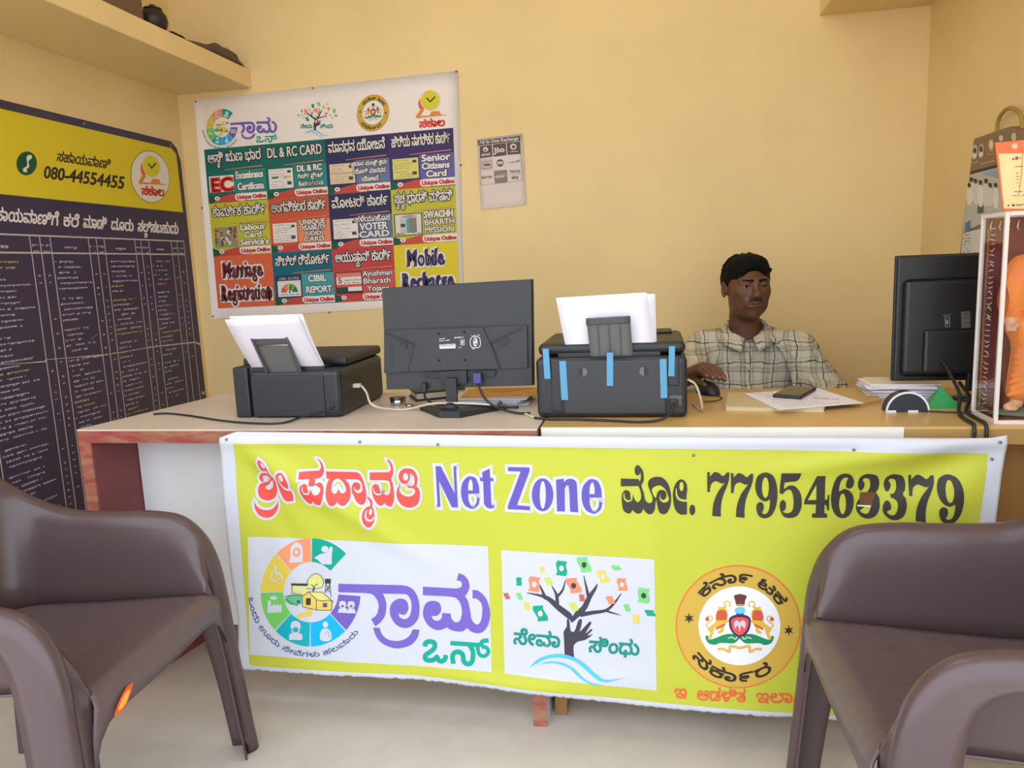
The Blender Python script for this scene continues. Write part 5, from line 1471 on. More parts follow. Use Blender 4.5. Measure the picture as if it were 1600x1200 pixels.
# --- right-hand odds
td = thing('tape_dispenser', 'black half-round desk item with white rim before the dark monitor', 'tape dispenser', (0.583, 1.895, TZ))
hd = [(0.046 * math.cos(t), 0.047 * math.sin(t)) for t in np.linspace(0, PI, 24)]
MB().prism(hd, lambda u, v, d: (u, d, v), -0.016, 0.022).build('body', mat('blue_black_plastic', (36, 40, 50), 0.35), td)
rm = [(0.048 * math.cos(t), 0.0495 * math.sin(t)) for t in np.linspace(0, PI, 24)] + [(0.044 * math.cos(t), 0.045 * math.sin(t)) for t in np.linspace(PI, 0, 24)]
MB().prism(rm, lambda u, v, d: (u, d, v), -0.0185, -0.0155).build('rim', mat('white_rim', (216, 224, 232), 0.4), td)
MB().box((0.012, -0.012, 0.0025), (0.022, 0.012, 0.005)).build('foot', mat('white_rim', (216, 224, 232), 0.4), td); MB().box((-0.034, -0.012, 0.0025), (0.018, 0.012, 0.005)).build('foot', mat('white_rim', (216, 224, 232), 0.4), td)
gp = MB(); gp.add([(-0.035, -0.03, 0), (0.04, -0.025, 0), (0.035, 0.035, 0), (-0.03, 0.03, 0), (0.0, 0.0, 0.048)], [(0, 1, 4), (1, 2, 4), (2, 3, 4), (3, 0, 4), (3, 2, 1, 0)])
o = gp.build('paperweight', mat('green_plastic', (60, 156, 92), 0.35)); o.location = (0.678, 1.955, TZ); tag(o, 'green pyramid paperweight beside the black half-round item', 'paperweight')
MR = thing('monitor', 'black monitor seen from behind at the right, partly behind the glass case', 'monitor', (0.80, 2.05, TZ), 0.0)
mb2 = mat('monitor_black', (34, 33, 35), 0.4, bump=0.03, bscale=400)
def rx(name, x0, x1, y0, y1, z0, z1, m, bev=0.004, seg=2):
    o = MB().box(((x0 + x1) / 2 - 0.80, (y0 + y1) / 2 - 2.05, (z0 + z1) / 2 - TZ), (x1 - x0, y1 - y0, z1 - z0), bev=bev, seg=seg).build(name, m, MR); return o
rx('panel', 0.600, 0.99, 2.048, 2.062, 0.800, 1.112, mb2, 0.005)
rx('bezel', 0.598, 0.992, 2.062, 2.072, 0.797, 1.114, blk2, 0.003)
rx('screen', 0.607, 0.983, 2.072, 2.073, 0.812, 1.104, mat('dark_screen', (20, 22, 28), 0.15), 0.0)
rx('back_cover', 0.612, 0.978, 2.034, 2.05, 0.812, 1.055, mb2, 0.014, 3)
rx('lower_box', 0.66, 0.95, 2.022, 2.036, 0.82, 0.93, mb2, 0.008)
rx('stand_neck', 0.765, 0.835, 2.03, 2.046, 0.775, 0.86, blk2, 0.003)
o = MB().lathe([(0.001, 0.0), (0.085, 0.0), (0.085, 0.006), (0.03, 0.012), (0.001, 0.024)], 28).build('stand_foot', blk2, MR); o.location = (0.02, -0.01, 0.0); o.scale = (1, 0.62, 1)
P = Print(Plane((0, 2.033, 0), (0, -1, 0))); P.fr(1340, 380, 3.75)
P.stroke((150, 148, 140), [(512, 432), (538, 430), (540, 488), (514, 490)], 3, 1, closed=True, straight=True); P.ell((150, 148, 140), 524, 462, 6, 16, 1, 10); P.scribble((150, 148, 140), (498, 424), (545, 420), 5, 1)
under(P.build('certification_mark', None), MR)
P.poly((104, 96, 88), [(605, 402), (660, 398), (660, 494), (608, 498)], 1); P.scribble((60, 56, 54), (612, 416), (655, 412), 8, 2); P.scribble((60, 56, 54), (612, 440), (655, 436), 5, 2); P.scribble((60, 56, 54), (612, 470), (655, 466), 5, 2)
under(P.build('label', None), MR)

cable('power_cable', 'black cable hanging over the counter edge below the dark monitor', [Vector((0.70, 2.02, 0.855)), Vector((0.703, 1.99, 0.838)), Vector((0.702, 1.905, 0.792)), Vector((0.684, 1.855, 0.764)), Vector((0.672, 1.80, 0.7568)), Vector((0.668, 1.735, 0.757)), Vector((0.666, 1.7185, 0.748)), Vector((0.666, 1.7165, 0.72)), Vector((0.667, 1.717, 0.68))], 0.0042)
cable('power_cable', 'second black cable over the counter edge, next to the glass case', [Vector((0.74, 2.01, 0.80)), Vector((0.738, 1.94, 0.775)), Vector((0.704, 1.865, 0.7575)), Vector((0.695, 1.77, 0.7568)), Vector((0.692, 1.735, 0.757)), Vector((0.69, 1.7185, 0.747)), Vector((0.689, 1.7165, 0.72)), Vector((0.688, 1.717, 0.68))], 0.0042)
cable('thin_cable', 'thin black lead looping on the counter before the green paperweight', [Vector((0.625, 1.875, cz)), Vector((0.65, 1.868, cz)), Vector((0.675, 1.862, cz)), Vector((0.70, 1.852, cz + 0.001)), Vector((0.712, 1.862, cz + 0.001))], 0.002)
# ------------------------------------------------------------------ sculpting with distance fields (organic shapes as one continuous surface)
class Field:
    def __init__(self, xs, ys, zs):
        self.ax = [np.asarray(a, np.float32) for a in (xs, ys, zs)]
        self.v = np.full([len(a) for a in self.ax], 0.5, np.float32)
    def sub(self, lo, hi):
        return [slice(max(0, int(np.searchsorted(a, l)) - 1), int(np.searchsorted(a, h)) + 1) for a, l, h in zip(self.ax, lo, hi)]
    def pts(self, sl):
        return np.meshgrid(*[a[s] for a, s in zip(self.ax, sl)], indexing='ij', sparse=True)
    def blend(self, sl, d, k, op):
        if d.size == 0:
            return
        v = self.v[tuple(sl)]
        if op == 'add':
            h = np.clip(0.5 + 0.5 * (v - d) / k, 0, 1); v[...] = v * (1 - h) + d * h - k * h * (1 - h)
        else:
            d = -d
            h = np.clip(0.5 - 0.5 * (v - d) / k, 0, 1); v[...] = v * (1 - h) + d * h + k * h * (1 - h)
    def ell(self, c, r, k=0.02, op='add', R=None):
        c = np.array(c); r = np.array(r); m = max(r) + 0.03 + k
        sl = self.sub(c - m, c + m)
        X, Y, Z = self.pts(sl)
        X = X - c[0]; Y = Y - c[1]; Z = Z - c[2]
        if R is not None:
            X, Y, Z = (R[0][0] * X + R[1][0] * Y + R[2][0] * Z, R[0][1] * X + R[1][1] * Y + R[2][1] * Z, R[0][2] * X + R[1][2] * Y + R[2][2] * Z)
        q = np.sqrt((X / r[0]) ** 2 + (Y / r[1]) ** 2 + (Z / r[2]) ** 2)
        g = np.sqrt((X / r[0] ** 2) ** 2 + (Y / r[1] ** 2) ** 2 + (Z / r[2] ** 2) ** 2)
        self.blend(sl, q * (q - 1) / (g + 1e-6), k, op)
    def cap(self, a, b, ra, rb=None, k=0.02, op='add'):
        a = np.array(a, float); b = np.array(b, float); rb = ra if rb is None else rb
        m = max(ra, rb) + 0.03 + k
        sl = self.sub(np.minimum(a, b) - m, np.maximum(a, b) + m)
        X, Y, Z = self.pts(sl)
        ba = b - a; L = float(ba @ ba) + 1e-9
        t = np.clip(((X - a[0]) * ba[0] + (Y - a[1]) * ba[1] + (Z - a[2]) * ba[2]) / L, 0, 1)
        d = np.sqrt((X - a[0] - t * ba[0]) ** 2 + (Y - a[1] - t * ba[1]) ** 2 + (Z - a[2] - t * ba[2]) ** 2) - (ra + (rb - ra) * t)
        self.blend(sl, d, k, op)
    def chain(self, P, r, k=0.01, op='add'):
        for i in range(len(P) - 1):
            self.cap(P[i], P[i + 1], r[i], r[i + 1], k, op)
    def mesh(self):
        v = self.v; s = v < 0
        n = v.shape
        cnt = np.zeros([d - 1 for d in n], np.uint8)
        C = [(i, j, k) for i in (0, 1) for j in (0, 1) for k in (0, 1)]
        cut = lambda a, o: a[o[0]:n[0] - 1 + o[0], o[1]:n[1] - 1 + o[1], o[2]:n[2] - 1 + o[2]]
        for o in C:
            cnt += cut(s, o)
        act = np.argwhere((cnt > 0) & (cnt < 8))
        idx = np.full(cnt.shape, -1, np.int64)
        idx[tuple(act.T)] = np.arange(len(act))
        acc = np.zeros((len(act), 3)); num = np.zeros(len(act))
        val = {o: v[act[:, 0] + o[0], act[:, 1] + o[1], act[:, 2] + o[2]].astype(float) for o in C}
        pos = {o: np.stack([self.ax[d][act[:, d] + o[d]] for d in range(3)], 1).astype(float) for o in C}
        for a in C:
            for d in range(3):
                if a[d] == 0:
                    b = tuple(1 if i == d else a[i] for i in range(3))
                    va, vb = val[a], val[b]
                    x = (va < 0) != (vb < 0)
                    t = np.where(x, va / np.where(x, va - vb, 1), 0)[:, None]
                    acc += np.where(x[:, None], pos[a] * (1 - t) + pos[b] * t, 0); num += x
        V = acc / num[:, None]
        F = []
        for d in range(3):
            e, g = [i for i in range(3) if i != d]
            lo = [slice(None)] * 3; hi = [slice(None)] * 3
            lo[d] = slice(0, n[d] - 1); hi[d] = slice(1, n[d])
            ch = np.argwhere(s[tuple(lo)] != s[tuple(hi)])
            ch = ch[(ch[:, e] > 0) & (ch[:, g] > 0) & (ch[:, e] < n[e] - 1) & (ch[:, g] < n[g] - 1)]
            def cell_(de, dg):
                q = ch.copy(); q[:, e] += de; q[:, g] += dg
                return idx[tuple(q.T)]
            Q = np.stack([cell_(-1, -1), cell_(0, -1), cell_(0, 0), cell_(-1, 0)], 1)
            ins = s[tuple(ch.T)]
            fl = ins if d != 1 else ~ins
            Q[~fl] = Q[~fl][:, ::-1]
            F.append(Q)
        return V, np.concatenate(F)
    def build(self, name, m, parent=None, keep=None):
        V, F = self.mesh()
        if keep is not None:
            ok = keep(V)
            F = F[ok[F].all(1)]
            used = np.unique(F); mp_ = np.full(len(V), -1); mp_[used] = np.arange(len(used)); V = V[used]; F = mp_[F]
        me = bpy.data.meshes.new(name)
        me.from_pydata(V.tolist(), [], F.tolist())
        me.materials.append(m)
        me.polygons.foreach_set('use_smooth', [True] * len(me.polygons))
        o = bpy.data.objects.new(name, me); COL.objects.link(o)
        if parent is not None:
            under(o, parent)
        return o
def spans(*seg):
    """coordinates from (start, end, step) spans"""
    out = []
    for a, b, h in seg:
        out += list(np.arange(a, b - h * 0.3, h))
    return np.array(out + [seg[-1][1]])

# ------------------------------------------------------------------ the man behind the counter
MAN = thing('person', 'man in a pale plaid shirt sitting behind the counter, looking aside, hand on mouse', 'person', (0.335, 2.80, 0.0))
skin = mat('brown_skin', (106, 68, 50), 0.5, var=0.12, vscale=22, bump=0.08, bscale=220, spec=0.4)
F = Field(spans((0.0, 0.075, 0.012), (0.075, 0.43, 0.0026), (0.43, 0.75, 0.012)), spans((2.08, 2.27, 0.003), (2.27, 2.66, 0.012), (2.66, 2.92, 0.0026), (2.92, 3.1, 0.012)), spans((-0.03, 0.74, 0.014), (0.74, 0.85, 0.003), (0.85, 1.16, 0.0026)))
HC = Vector((0.326, 2.80, 1.022)); HA = math.radians(13)
HF = Vector((math.sin(HA), -math.cos(HA), -0.03)).normalized(); HX = Vector((math.cos(HA), math.sin(HA), 0.0)); HZ = HX.cross(HF)
HZ = HZ if HZ.z > 0 else -HZ
def H(x, y, z): return tuple(HC + HX * x + HF * y + HZ * z)
HR = np.array([[HX[i], HF[i], HZ[i]] for i in range(3)])
def he(c, r, k=0.02, op='add'): F.ell(H(*c), r, k, op, R=HR)
def hc(a, b, ra, rb=None, k=0.01, op='add'): F.cap(H(*a), H(*b), ra, rb, k, op)
# torso, arms, legs under the clothes
F.ell((0.335, 2.87, 0.66), (0.150, 0.095, 0.20), 0.05); F.ell((0.335, 2.86, 0.46), (0.145, 0.105, 0.16), 0.06)
F.cap((0.20, 2.86, 0.800), (0.49, 2.85, 0.795), 0.045, 0.045, 0.05)
F.chain([(0.175, 2.85, 0.795), (0.075, 2.62, 0.70), (0.070, 2.36, 0.765)], [0.045, 0.038, 0.030], 0.03)
F.chain([(0.515, 2.84, 0.785), (0.60, 2.74, 0.63), (0.50, 2.52, 0.60), (0.46, 2.45, 0.60)], [0.045, 0.038, 0.030, 0.026], 0.03)
for s in (-1, 1):
    F.chain([(0.335 + s * 0.08, 2.84, 0.37), (0.335 + s * 0.12, 2.45, 0.38), (0.335 + s * 0.12, 2.47, 0.07)], [0.075, 0.055, 0.04], 0.03); F.cap((0.335 + s * 0.12, 2.47, 0.035), (0.335 + s * 0.13, 2.34, 0.028), 0.035, 0.028, 0.02)
# neck and head
F.cap(H(0, -0.022, -0.06), (0.328, 2.85, 0.79), 0.050, 0.058, 0.03)
he((0, -0.016, 0.026), (0.074, 0.092, 0.076), 0.02); he((0, 0.024, -0.018), (0.067, 0.066, 0.082), 0.03); he((0, 0.026, -0.064), (0.057, 0.054, 0.042), 0.03)
he((0, 0.068, -0.092), (0.019, 0.016, 0.016), 0.024)
for s in (-1, 1):
    he((s * 0.040, 0.054, -0.016), (0.020, 0.020, 0.020), 0.024); hc((s * 0.012, 0.085, 0.026), (s * 0.044, 0.072, 0.025), 0.009, 0.007, 0.016)
    he((s * 0.030, 0.099, 0.006), (0.017, 0.016, 0.012), 0.014, 'cut')
    hc((s * 0.017, 0.083, 0.010), (s * 0.031, 0.0855, 0.0135), 0.0036, 0.0036, 0.005); hc((s * 0.031, 0.0855, 0.0135), (s * 0.045, 0.076, 0.008), 0.0036, 0.003, 0.005); hc((s * 0.018, 0.083, -0.002), (s * 0.044, 0.077, -0.002), 0.0034, 0.003, 0.007)
    he((s * 0.0115, 0.096, -0.028), (0.0085, 0.010, 0.0075), 0.007)
    he((s * 0.078, -0.006, -0.006), (0.009, 0.019, 0.030), 0.008); he((s * 0.083, 0.0, -0.002), (0.005, 0.009, 0.016), 0.006, 'cut')
hc((0, 0.086, 0.016), (0, 0.101, -0.016), 0.0075, 0.010, 0.012); he((0, 0.106, -0.023), (0.0115, 0.0115, 0.0105), 0.010)
he((0, 0.074, -0.050), (0.031, 0.020, 0.022), 0.016)
hc((-0.019, 0.086, -0.050), (0, 0.0925, -0.048), 0.005, 0.0065, 0.006); hc((0.019, 0.086, -0.050), (0, 0.0925, -0.048), 0.005, 0.0065, 0.006); hc((-0.015, 0.087, -0.0605), (0.015, 0.087, -0.0605), 0.0072, 0.0072, 0.007)
hc((-0.023, 0.092, -0.0552), (0.023, 0.092, -0.0552), 0.0022, 0.0022, 0.004, 'cut'); hc((0, 0.100, -0.030), (0, 0.098, -0.043), 0.003, 0.003, 0.006, 'cut')
# right hand on the mouse
W = Vector((0.088, 2.265, 0.782))
F.cap((0.070, 2.36, 0.765), tuple(W), 0.028, 0.024, 0.02)
KN = [ony(1082, 584, 2.205), ony(1090, 575, 2.20), ony(1100, 571, 2.20), ony(1110, 573, 2.205)]
TP = [ony(1104, 588, 2.15), ony(1114, 591, 2.145), ony(1124, 591, 2.145), ony(1132, 593, 2.155)]
F.cap(tuple(W), tuple((KN[1] + KN[2]) / 2 + Vector((0, 0.012, -0.014))), 0.023, 0.020, 0.02)
for i in range(4):
    F.cap(tuple(W + Vector((i * 0.006 - 0.008, 0, 0))), tuple(KN[i] + Vector((0, 0, -0.004))), 0.014, 0.0105, 0.016)
    up_ = KN[i].lerp(TP[i], 0.48) + Vector((0.002, -0.004, 0.009))
    F.chain([tuple(KN[i]), tuple(up_), tuple(KN[i].lerp(TP[i], 0.8) + Vector((0.002, -0.004, 0.003))), tuple(TP[i])], [0.0102, 0.0090, 0.0082, 0.0070], 0.0035)
F.chain([tuple(W + Vector((0.012, -0.018, -0.004))), tuple(ony(1090, 597, 2.175)), tuple(ony(1101, 602, 2.145))], [0.014, 0.0105, 0.0078], 0.006)
body = F.build('body', skin, MAN)
# nails, eyes
nail = mat('nail', (150, 104, 86), 0.35)
for i in range(4):
    d_ = (TP[i] - KN[i]).normalized()
    q = MB(); q.lathe([(0.0005, 0.0022), (0.003, 0.0018), (0.0044, 0.0)], 10); o = under(q.build('fingernail', nail), MAN); o.matrix_parent_inverse = Matrix.Translation(-Vector(MAN.location)); o.location = TP[i] + Vector((0, -0.0055, 0.0035)); o.rotation_euler = (0.9, 0.3, 0)
eye_w = mat('eye_white', (176, 164, 152), 0.25); eye_d = mat('iris_brown', (34, 22, 18), 0.15)
for s in (-1, 1):
    c = Vector(H(s * 0.031, 0.0690, 0.0045))
    q = MB(); q.lathe([(0.0138 * math.sin(t), -0.0138 * math.cos(t)) for t in np.linspace(0.01, PI - 0.01, 14)], 18); o = under(q.build('eyeball', eye_w), MAN); o.location = c
    g = (HF + HX * 0.22 - HZ * 0.08).normalized()
    e = MB(); rot = g.to_track_quat('Z', 'Y').to_matrix()
    pr = [(0.0078 * math.sin(t), 0.0106 + 0.0036 * math.cos(t)) for t in np.linspace(0.01, PI / 2, 6)]
    e.lathe(pr, 16); e.v = [tuple(rot @ Vector(p) + c) for p in e.v]
    under(e.build('iris', eye_d), MAN)
# hair
hair_m = mat('black_hair', (13, 11, 11), 0.8, bump=0.9, bscale=260, spec=0.2, var=0.2, vscale=60)
G = Field(spans((0.215, 0.44, 0.003)), spans((2.67, 2.93, 0.003)), spans((0.95, 1.155, 0.003)))
F0 = F; F = G
he((0, -0.018, 0.027), (0.083, 0.100, 0.084), 0.01); he((0, 0.020, 0.066), (0.066, 0.068, 0.046), 0.02); he((0.0, 0.046, 0.086), (0.048, 0.030, 0.018), 0.02)
rr = random.Random(2)
for i in range(90):
    a = rr.uniform(-2.0, 2.0); t = rr.uniform(0.35, 1.25)
    he((0.080 * math.sin(a) * math.sin(t), -0.016 + 0.098 * math.cos(a) * math.sin(t), 0.029 + 0.083 * math.cos(t)), (0.0085, 0.0085, 0.0085), 0.004)
for i in range(110):                       # short curled tufts over the crown
    a = rr.uniform(-2.6, 2.6); t = rr.uniform(0.1, 1.35)
    d0 = Vector((math.sin(a) * math.sin(t), math.cos(a) * math.sin(t), math.cos(t)))
    p0 = (0.081 * d0.x, -0.017 + 0.099 * d0.y, 0.028 + 0.083 * d0.z)
    g_ = Vector((rr.uniform(-0.5, 0.9), rr.uniform(-0.2, 0.8), rr.uniform(-0.4, 0.5))) * 0.012
    p1 = (p0[0] + d0.x * 0.004 + g_.x, p0[1] + d0.y * 0.004 + g_.y, p0[2] + d0.z * 0.004 + g_.z)
    hc(p0, p1, 0.0055, 0.0028, 0.0025)
# clear the face, the temples and the ears
he((0, 0.114, 0.004), (0.068, 0.062, 0.074), 0.008, 'cut'); he((0, 0.06, -0.075), (0.12, 0.085, 0.075), 0.008, 'cut')
for s in (-1, 1):
    he((s * 0.084, 0.056, -0.004), (0.030, 0.034, 0.052), 0.006, 'cut'); he((s * 0.082, -0.002, -0.03), (0.022, 0.022, 0.036), 0.006, 'cut')
he((0, -0.03, -0.095), (0.13, 0.14, 0.065), 0.01, 'cut')
G.build('hair', hair_m, MAN)
# eyebrows, moustache, stubble line
G = Field(spans((0.25, 0.43, 0.0016)), spans((2.66, 2.80, 0.0016)), spans((0.93, 1.05, 0.0016))); F = G
for s in (-1, 1):
    hc((s * 0.012, 0.0918, 0.0255), (s * 0.030, 0.0875, 0.0305), 0.0050, 0.0052, 0.003); hc((s * 0.030, 0.0875, 0.0305), (s * 0.052, 0.0700, 0.0250), 0.0052, 0.0026, 0.003)
G.build('eyebrows', hair_m, MAN)
G = Field(spans((0.25, 0.43, 0.0016)), spans((2.66, 2.80, 0.0016)), spans((0.90, 1.02, 0.0016))); F = G
for s in (-1, 1):
    hc((s * 0.003, 0.0975, -0.0405), (s * 0.019, 0.0920, -0.0420), 0.0036, 0.0040, 0.003); hc((s * 0.019, 0.0920, -0.0420), (s * 0.031, 0.0810, -0.0530), 0.0040, 0.0026, 0.003)
G.build('moustache', mat('moustache_hair', (52, 36, 30), 0.7), MAN)
# shirt
def plaid():
    m = bpy.data.materials.new('plaid_cotton'); m.use_nodes = True
    nt = m.node_tree; N = nt.nodes; Lk = nt.links; b = N['Principled BSDF']; b.inputs['Roughness'].default_value = 0.85; b.inputs['Specular IOR Level'].default_value = 0.2
    tc = N.new('ShaderNodeTexCoord'); no = N.new('ShaderNodeTexNoise'); no.inputs['Scale'].default_value = 14; no.inputs['Detail'].default_value = 3
    Lk.new(tc.outputs['Object'], no.inputs['Vector'])
    sb = N.new('ShaderNodeVectorMath'); sb.operation = 'SUBTRACT'; sb.inputs[1].default_value = (0.5, 0.5, 0.5); Lk.new(no.outputs['Color'], sb.inputs[0])
    sc_ = N.new('ShaderNodeVectorMath'); sc_.operation = 'SCALE'; sc_.inputs['Scale'].default_value = 0.034; Lk.new(sb.outputs[0], sc_.inputs[0])
    ad = N.new('ShaderNodeVectorMath'); ad.operation = 'ADD'; Lk.new(tc.outputs['Object'], ad.inputs[0]); Lk.new(sc_.outputs[0], ad.inputs[1])
    sp_ = N.new('ShaderNodeSeparateXYZ'); Lk.new(ad.outputs[0], sp_.inputs[0])
    outs = []
    for ax, per, off in (('X', 0.078, 0.3), ('Z', 0.072, 0.15)):
        mu = N.new('ShaderNodeMath'); mu.operation = 'MULTIPLY_ADD'; mu.inputs[1].default_value = 1 / per; mu.inputs[2].default_value = off + 10; Lk.new(sp_.outputs[ax], mu.inputs[0])
        fr_ = N.new('ShaderNodeMath'); fr_.operation = 'FRACT'; Lk.new(mu.outputs[0], fr_.inputs[0])
        rp = N.new('ShaderNodeValToRGB'); cr = rp.color_ramp
        st = [(0.0, 1.0), (0.16, 1.0), (0.18, 0.62), (0.26, 0.62), (0.28, 1.0), (0.34, 0.72), (0.44, 0.72), (0.46, 1.0), (0.60, 1.0), (0.615, 0.16), (0.645, 0.16), (0.66, 1.0), (0.80, 0.9), (0.82, 0.72), (0.84, 1.0)]
        cr.elements[0].position = 0; cr.elements[0].color = (1, 1, 1, 1); cr.elements[1].position = 1; cr.elements[1].color = (1, 1, 1, 1)
        for p_, v_ in st[1:]:
            e_ = cr.elements.new(p_); e_.color = (v_, v_, v_ * 0.98, 1)
        Lk.new(fr_.outputs[0], rp.inputs[0]); outs.append(rp)
    mx_ = N.new('ShaderNodeMix'); mx_.data_type = 'RGBA'; mx_.blend_type = 'MULTIPLY'; mx_.inputs['Factor'].default_value = 1
    Lk.new(outs[0].outputs[0], mx_.inputs['A']); Lk.new(outs[1].outputs[0], mx_.inputs['B'])
    m2 = N.new('ShaderNodeMix'); m2.data_type = 'RGBA'; m2.blend_type = 'MULTIPLY'; m2.inputs['Factor'].default_value = 1; m2.inputs['A'].default_value = (*lin((206, 198, 180)), 1); Lk.new(mx_.outputs['Result'], m2.inputs['B'])
    Lk.new(m2.outputs['Result'], b.inputs['Base Color'])
    bn = N.new('ShaderNodeTexNoise'); bn.inputs['Scale'].default_value = 20; bn.inputs['Detail'].default_value = 3; Lk.new(tc.outputs['Object'], bn.inputs['Vector'])
    bu = N.new('ShaderNodeBump'); bu.inputs['Strength'].default_value = 0.5; bu.inputs['Distance'].default_value = 0.012; Lk.new(bn.outputs['Fac'], bu.inputs['Height']); Lk.new(bu.outputs[0], b.inputs['Normal'])
    return m
plaid_m = plaid()
S = Field(spans((0.0, 0.74, 0.0055)), spans((2.44, 3.02, 0.0055)), spans((0.36, 0.92, 0.0055)))
S.ell((0.335, 2.87, 0.66), (0.172, 0.118, 0.22), 0.05); S.ell((0.335, 2.855, 0.46), (0.168, 0.130, 0.17), 0.06)
S.cap((0.195, 2.86, 0.800), (0.495, 2.85, 0.793), 0.062, 0.062, 0.06)
S.ell((0.33, 2.86, 0.825), (0.095, 0.075, 0.045), 0.05)
S.chain([(0.175, 2.85, 0.790), (0.095, 2.66, 0.71), (0.075, 2.575, 0.70)], [0.064, 0.060, 0.058], 0.04)
S.chain([(0.515, 2.84, 0.782), (0.595, 2.75, 0.645), (0.585, 2.70, 0.615), (0.53, 2.58, 0.605)], [0.064, 0.060, 0.060, 0.056], 0.04)
rr = random.Random(6)
# cloth folds: sleeves, armholes, belly
for a, b_, r_ in (((0.47, 2.76, 0.76), (0.50, 2.75, 0.62), 0.012), ((0.55, 2.75, 0.80), (0.60, 2.71, 0.68), 0.010), ((0.57, 2.70, 0.68), (0.64, 2.72, 0.63), 0.012), ((0.53, 2.70, 0.70), (0.60, 2.66, 0.66), 0.010), ((0.20, 2.77, 0.62), (0.34, 2.735, 0.66), 0.011), ((0.34, 2.735, 0.655), (0.47, 2.76, 0.60), 0.011), ((0.22, 2.76, 0.58), (0.40, 2.735, 0.60), 0.010), ((0.15, 2.76, 0.80), (0.11, 2.68, 0.70), 0.010), ((0.20, 2.77, 0.76), (0.17, 2.72, 0.66), 0.011), ((0.41, 2.76, 0.84), (0.46, 2.765, 0.78), 0.008), ((0.60, 2.68, 0.60), (0.66, 2.73, 0.61), 0.012)):
    S.cap(a, b_, r_, r_ * 0.7, 0.025)
for a, b_, r_ in (((0.475, 2.745, 0.76), (0.495, 2.72, 0.62), 0.008), ((0.205, 2.75, 0.77), (0.20, 2.72, 0.66), 0.008), ((0.25, 2.735, 0.64), (0.42, 2.72, 0.635), 0.007), ((0.58, 2.69, 0.72), (0.63, 2.69, 0.68), 0.007)):
    S.cap(a, b_, r_, r_, 0.015, 'cut')
# open neck
S.cap(H(0, -0.02, -0.05), (0.328, 2.85, 0.83), 0.062, 0.060, 0.01, 'cut'); S.cap((0.328, 2.79, 0.88), (0.331, 2.745, 0.835), 0.050, 0.012, 0.01, 'cut')
S.build('shirt', plaid_m, MAN, keep=lambda V: V[:, 2] > 0.375)
def front_y(x, z):
    i = int(np.argmin(abs(S.ax[0] - x))); k = int(np.argmin(abs(S.ax[2] - z)))
    col_ = S.v[i, :, k]; w = np.where(col_ < 0)[0]
    return float(S.ax[1][w[0]]) if len(w) else 2.76
# collar: a folded band round the neck, open at the throat
rows = []
for f in np.linspace(-158, 158, 41):
    t = math.radians(f); q = (1 - math.cos(t)) / 2
    cx, cy_ = 0.329 + 0.062 * math.sin(t) * (1 - 0.62 * max(0, q - 0.72) / 0.28), 2.832 + 0.064 * math.cos(t) - 0.02 * q
    zt_ = 0.905 - 0.066 * q ** 1.6
    drop = 0.030 + 0.012 * q
    fl = 0.028 + 0.014 * q
    ox, oy = math.sin(t) * fl * (1 + 0.5 * max(0, q - 0.6)), math.cos(t) * fl * 0.9
    rows.append([(cx - math.sin(t) * 0.002, cy_, zt_ - 0.012), (cx, cy_, zt_), (cx + ox * 0.25, cy_ + oy * 0.25, zt_ + 0.002), (cx + ox * 0.7, cy_ + oy * 0.7, zt_ - drop * 0.5), (cx + ox, cy_ + oy - 0.006 * q, zt_ - drop)])
col_o = MB().grid(rows).build('collar', plaid_m, None, solid=0.0025); under(col_o, MAN)
# placket and pocket lying on the shirt front
def patch(name, x0, x1, z0, z1, off, m):
    rr_ = [[(x, front_y(x, z) - off, z) for x in np.linspace(x0, x1, 6)] for z in np.linspace(z1, z0, 22)]
    return under(MB().grid(rr_).build(name, m, None, solid=0.002), MAN)
patch('placket', 0.318, 0.344, 0.62, 0.822, 0.004, plaid_m)
for z in (0.80, 0.735, 0.67):
    c = Vector((0.331, front_y(0.331, z) - 0.0065, z)); under(MB().tube([c, c + Vector((0, -0.002, 0))], 0.005, 10).build('button', mat('shirt_button', (196, 190, 178), 0.35)), MAN)
# trousers and the stool he sits on
T_ = Field(spans((0.08, 0.60, 0.012)), spans((2.34, 3.02, 0.012)), spans((0.04, 0.52, 0.012)))
T_.ell((0.335, 2.855, 0.42), (0.160, 0.122, 0.10), 0.05)
for s in (-1, 1):
    T_.chain([(0.335 + s * 0.08, 2.84, 0.375), (0.335 + s * 0.12, 2.44, 0.385), (0.335 + s * 0.12, 2.47, 0.09)], [0.088, 0.070, 0.056], 0.03)
T_.build('trousers', mat('dark_trousers', (52, 52, 62), 0.8), MAN)
ST = thing('stool', 'plain dark stool the seated man sits on behind the counter', 'stool', (0.335, 2.83, 0))
MB().box((0, 0, 0.265), (0.36, 0.34, 0.03), bev=0.01).build('seat', blk2, ST)
for sx in (-1, 1):
    for sy in (-1, 1):
        MB().tube([(sx * 0.14, sy * 0.13, 0.25), (sx * 0.17, sy * 0.16, 0.0)], 0.014, 8).build('leg', blk2, ST)
F = F0
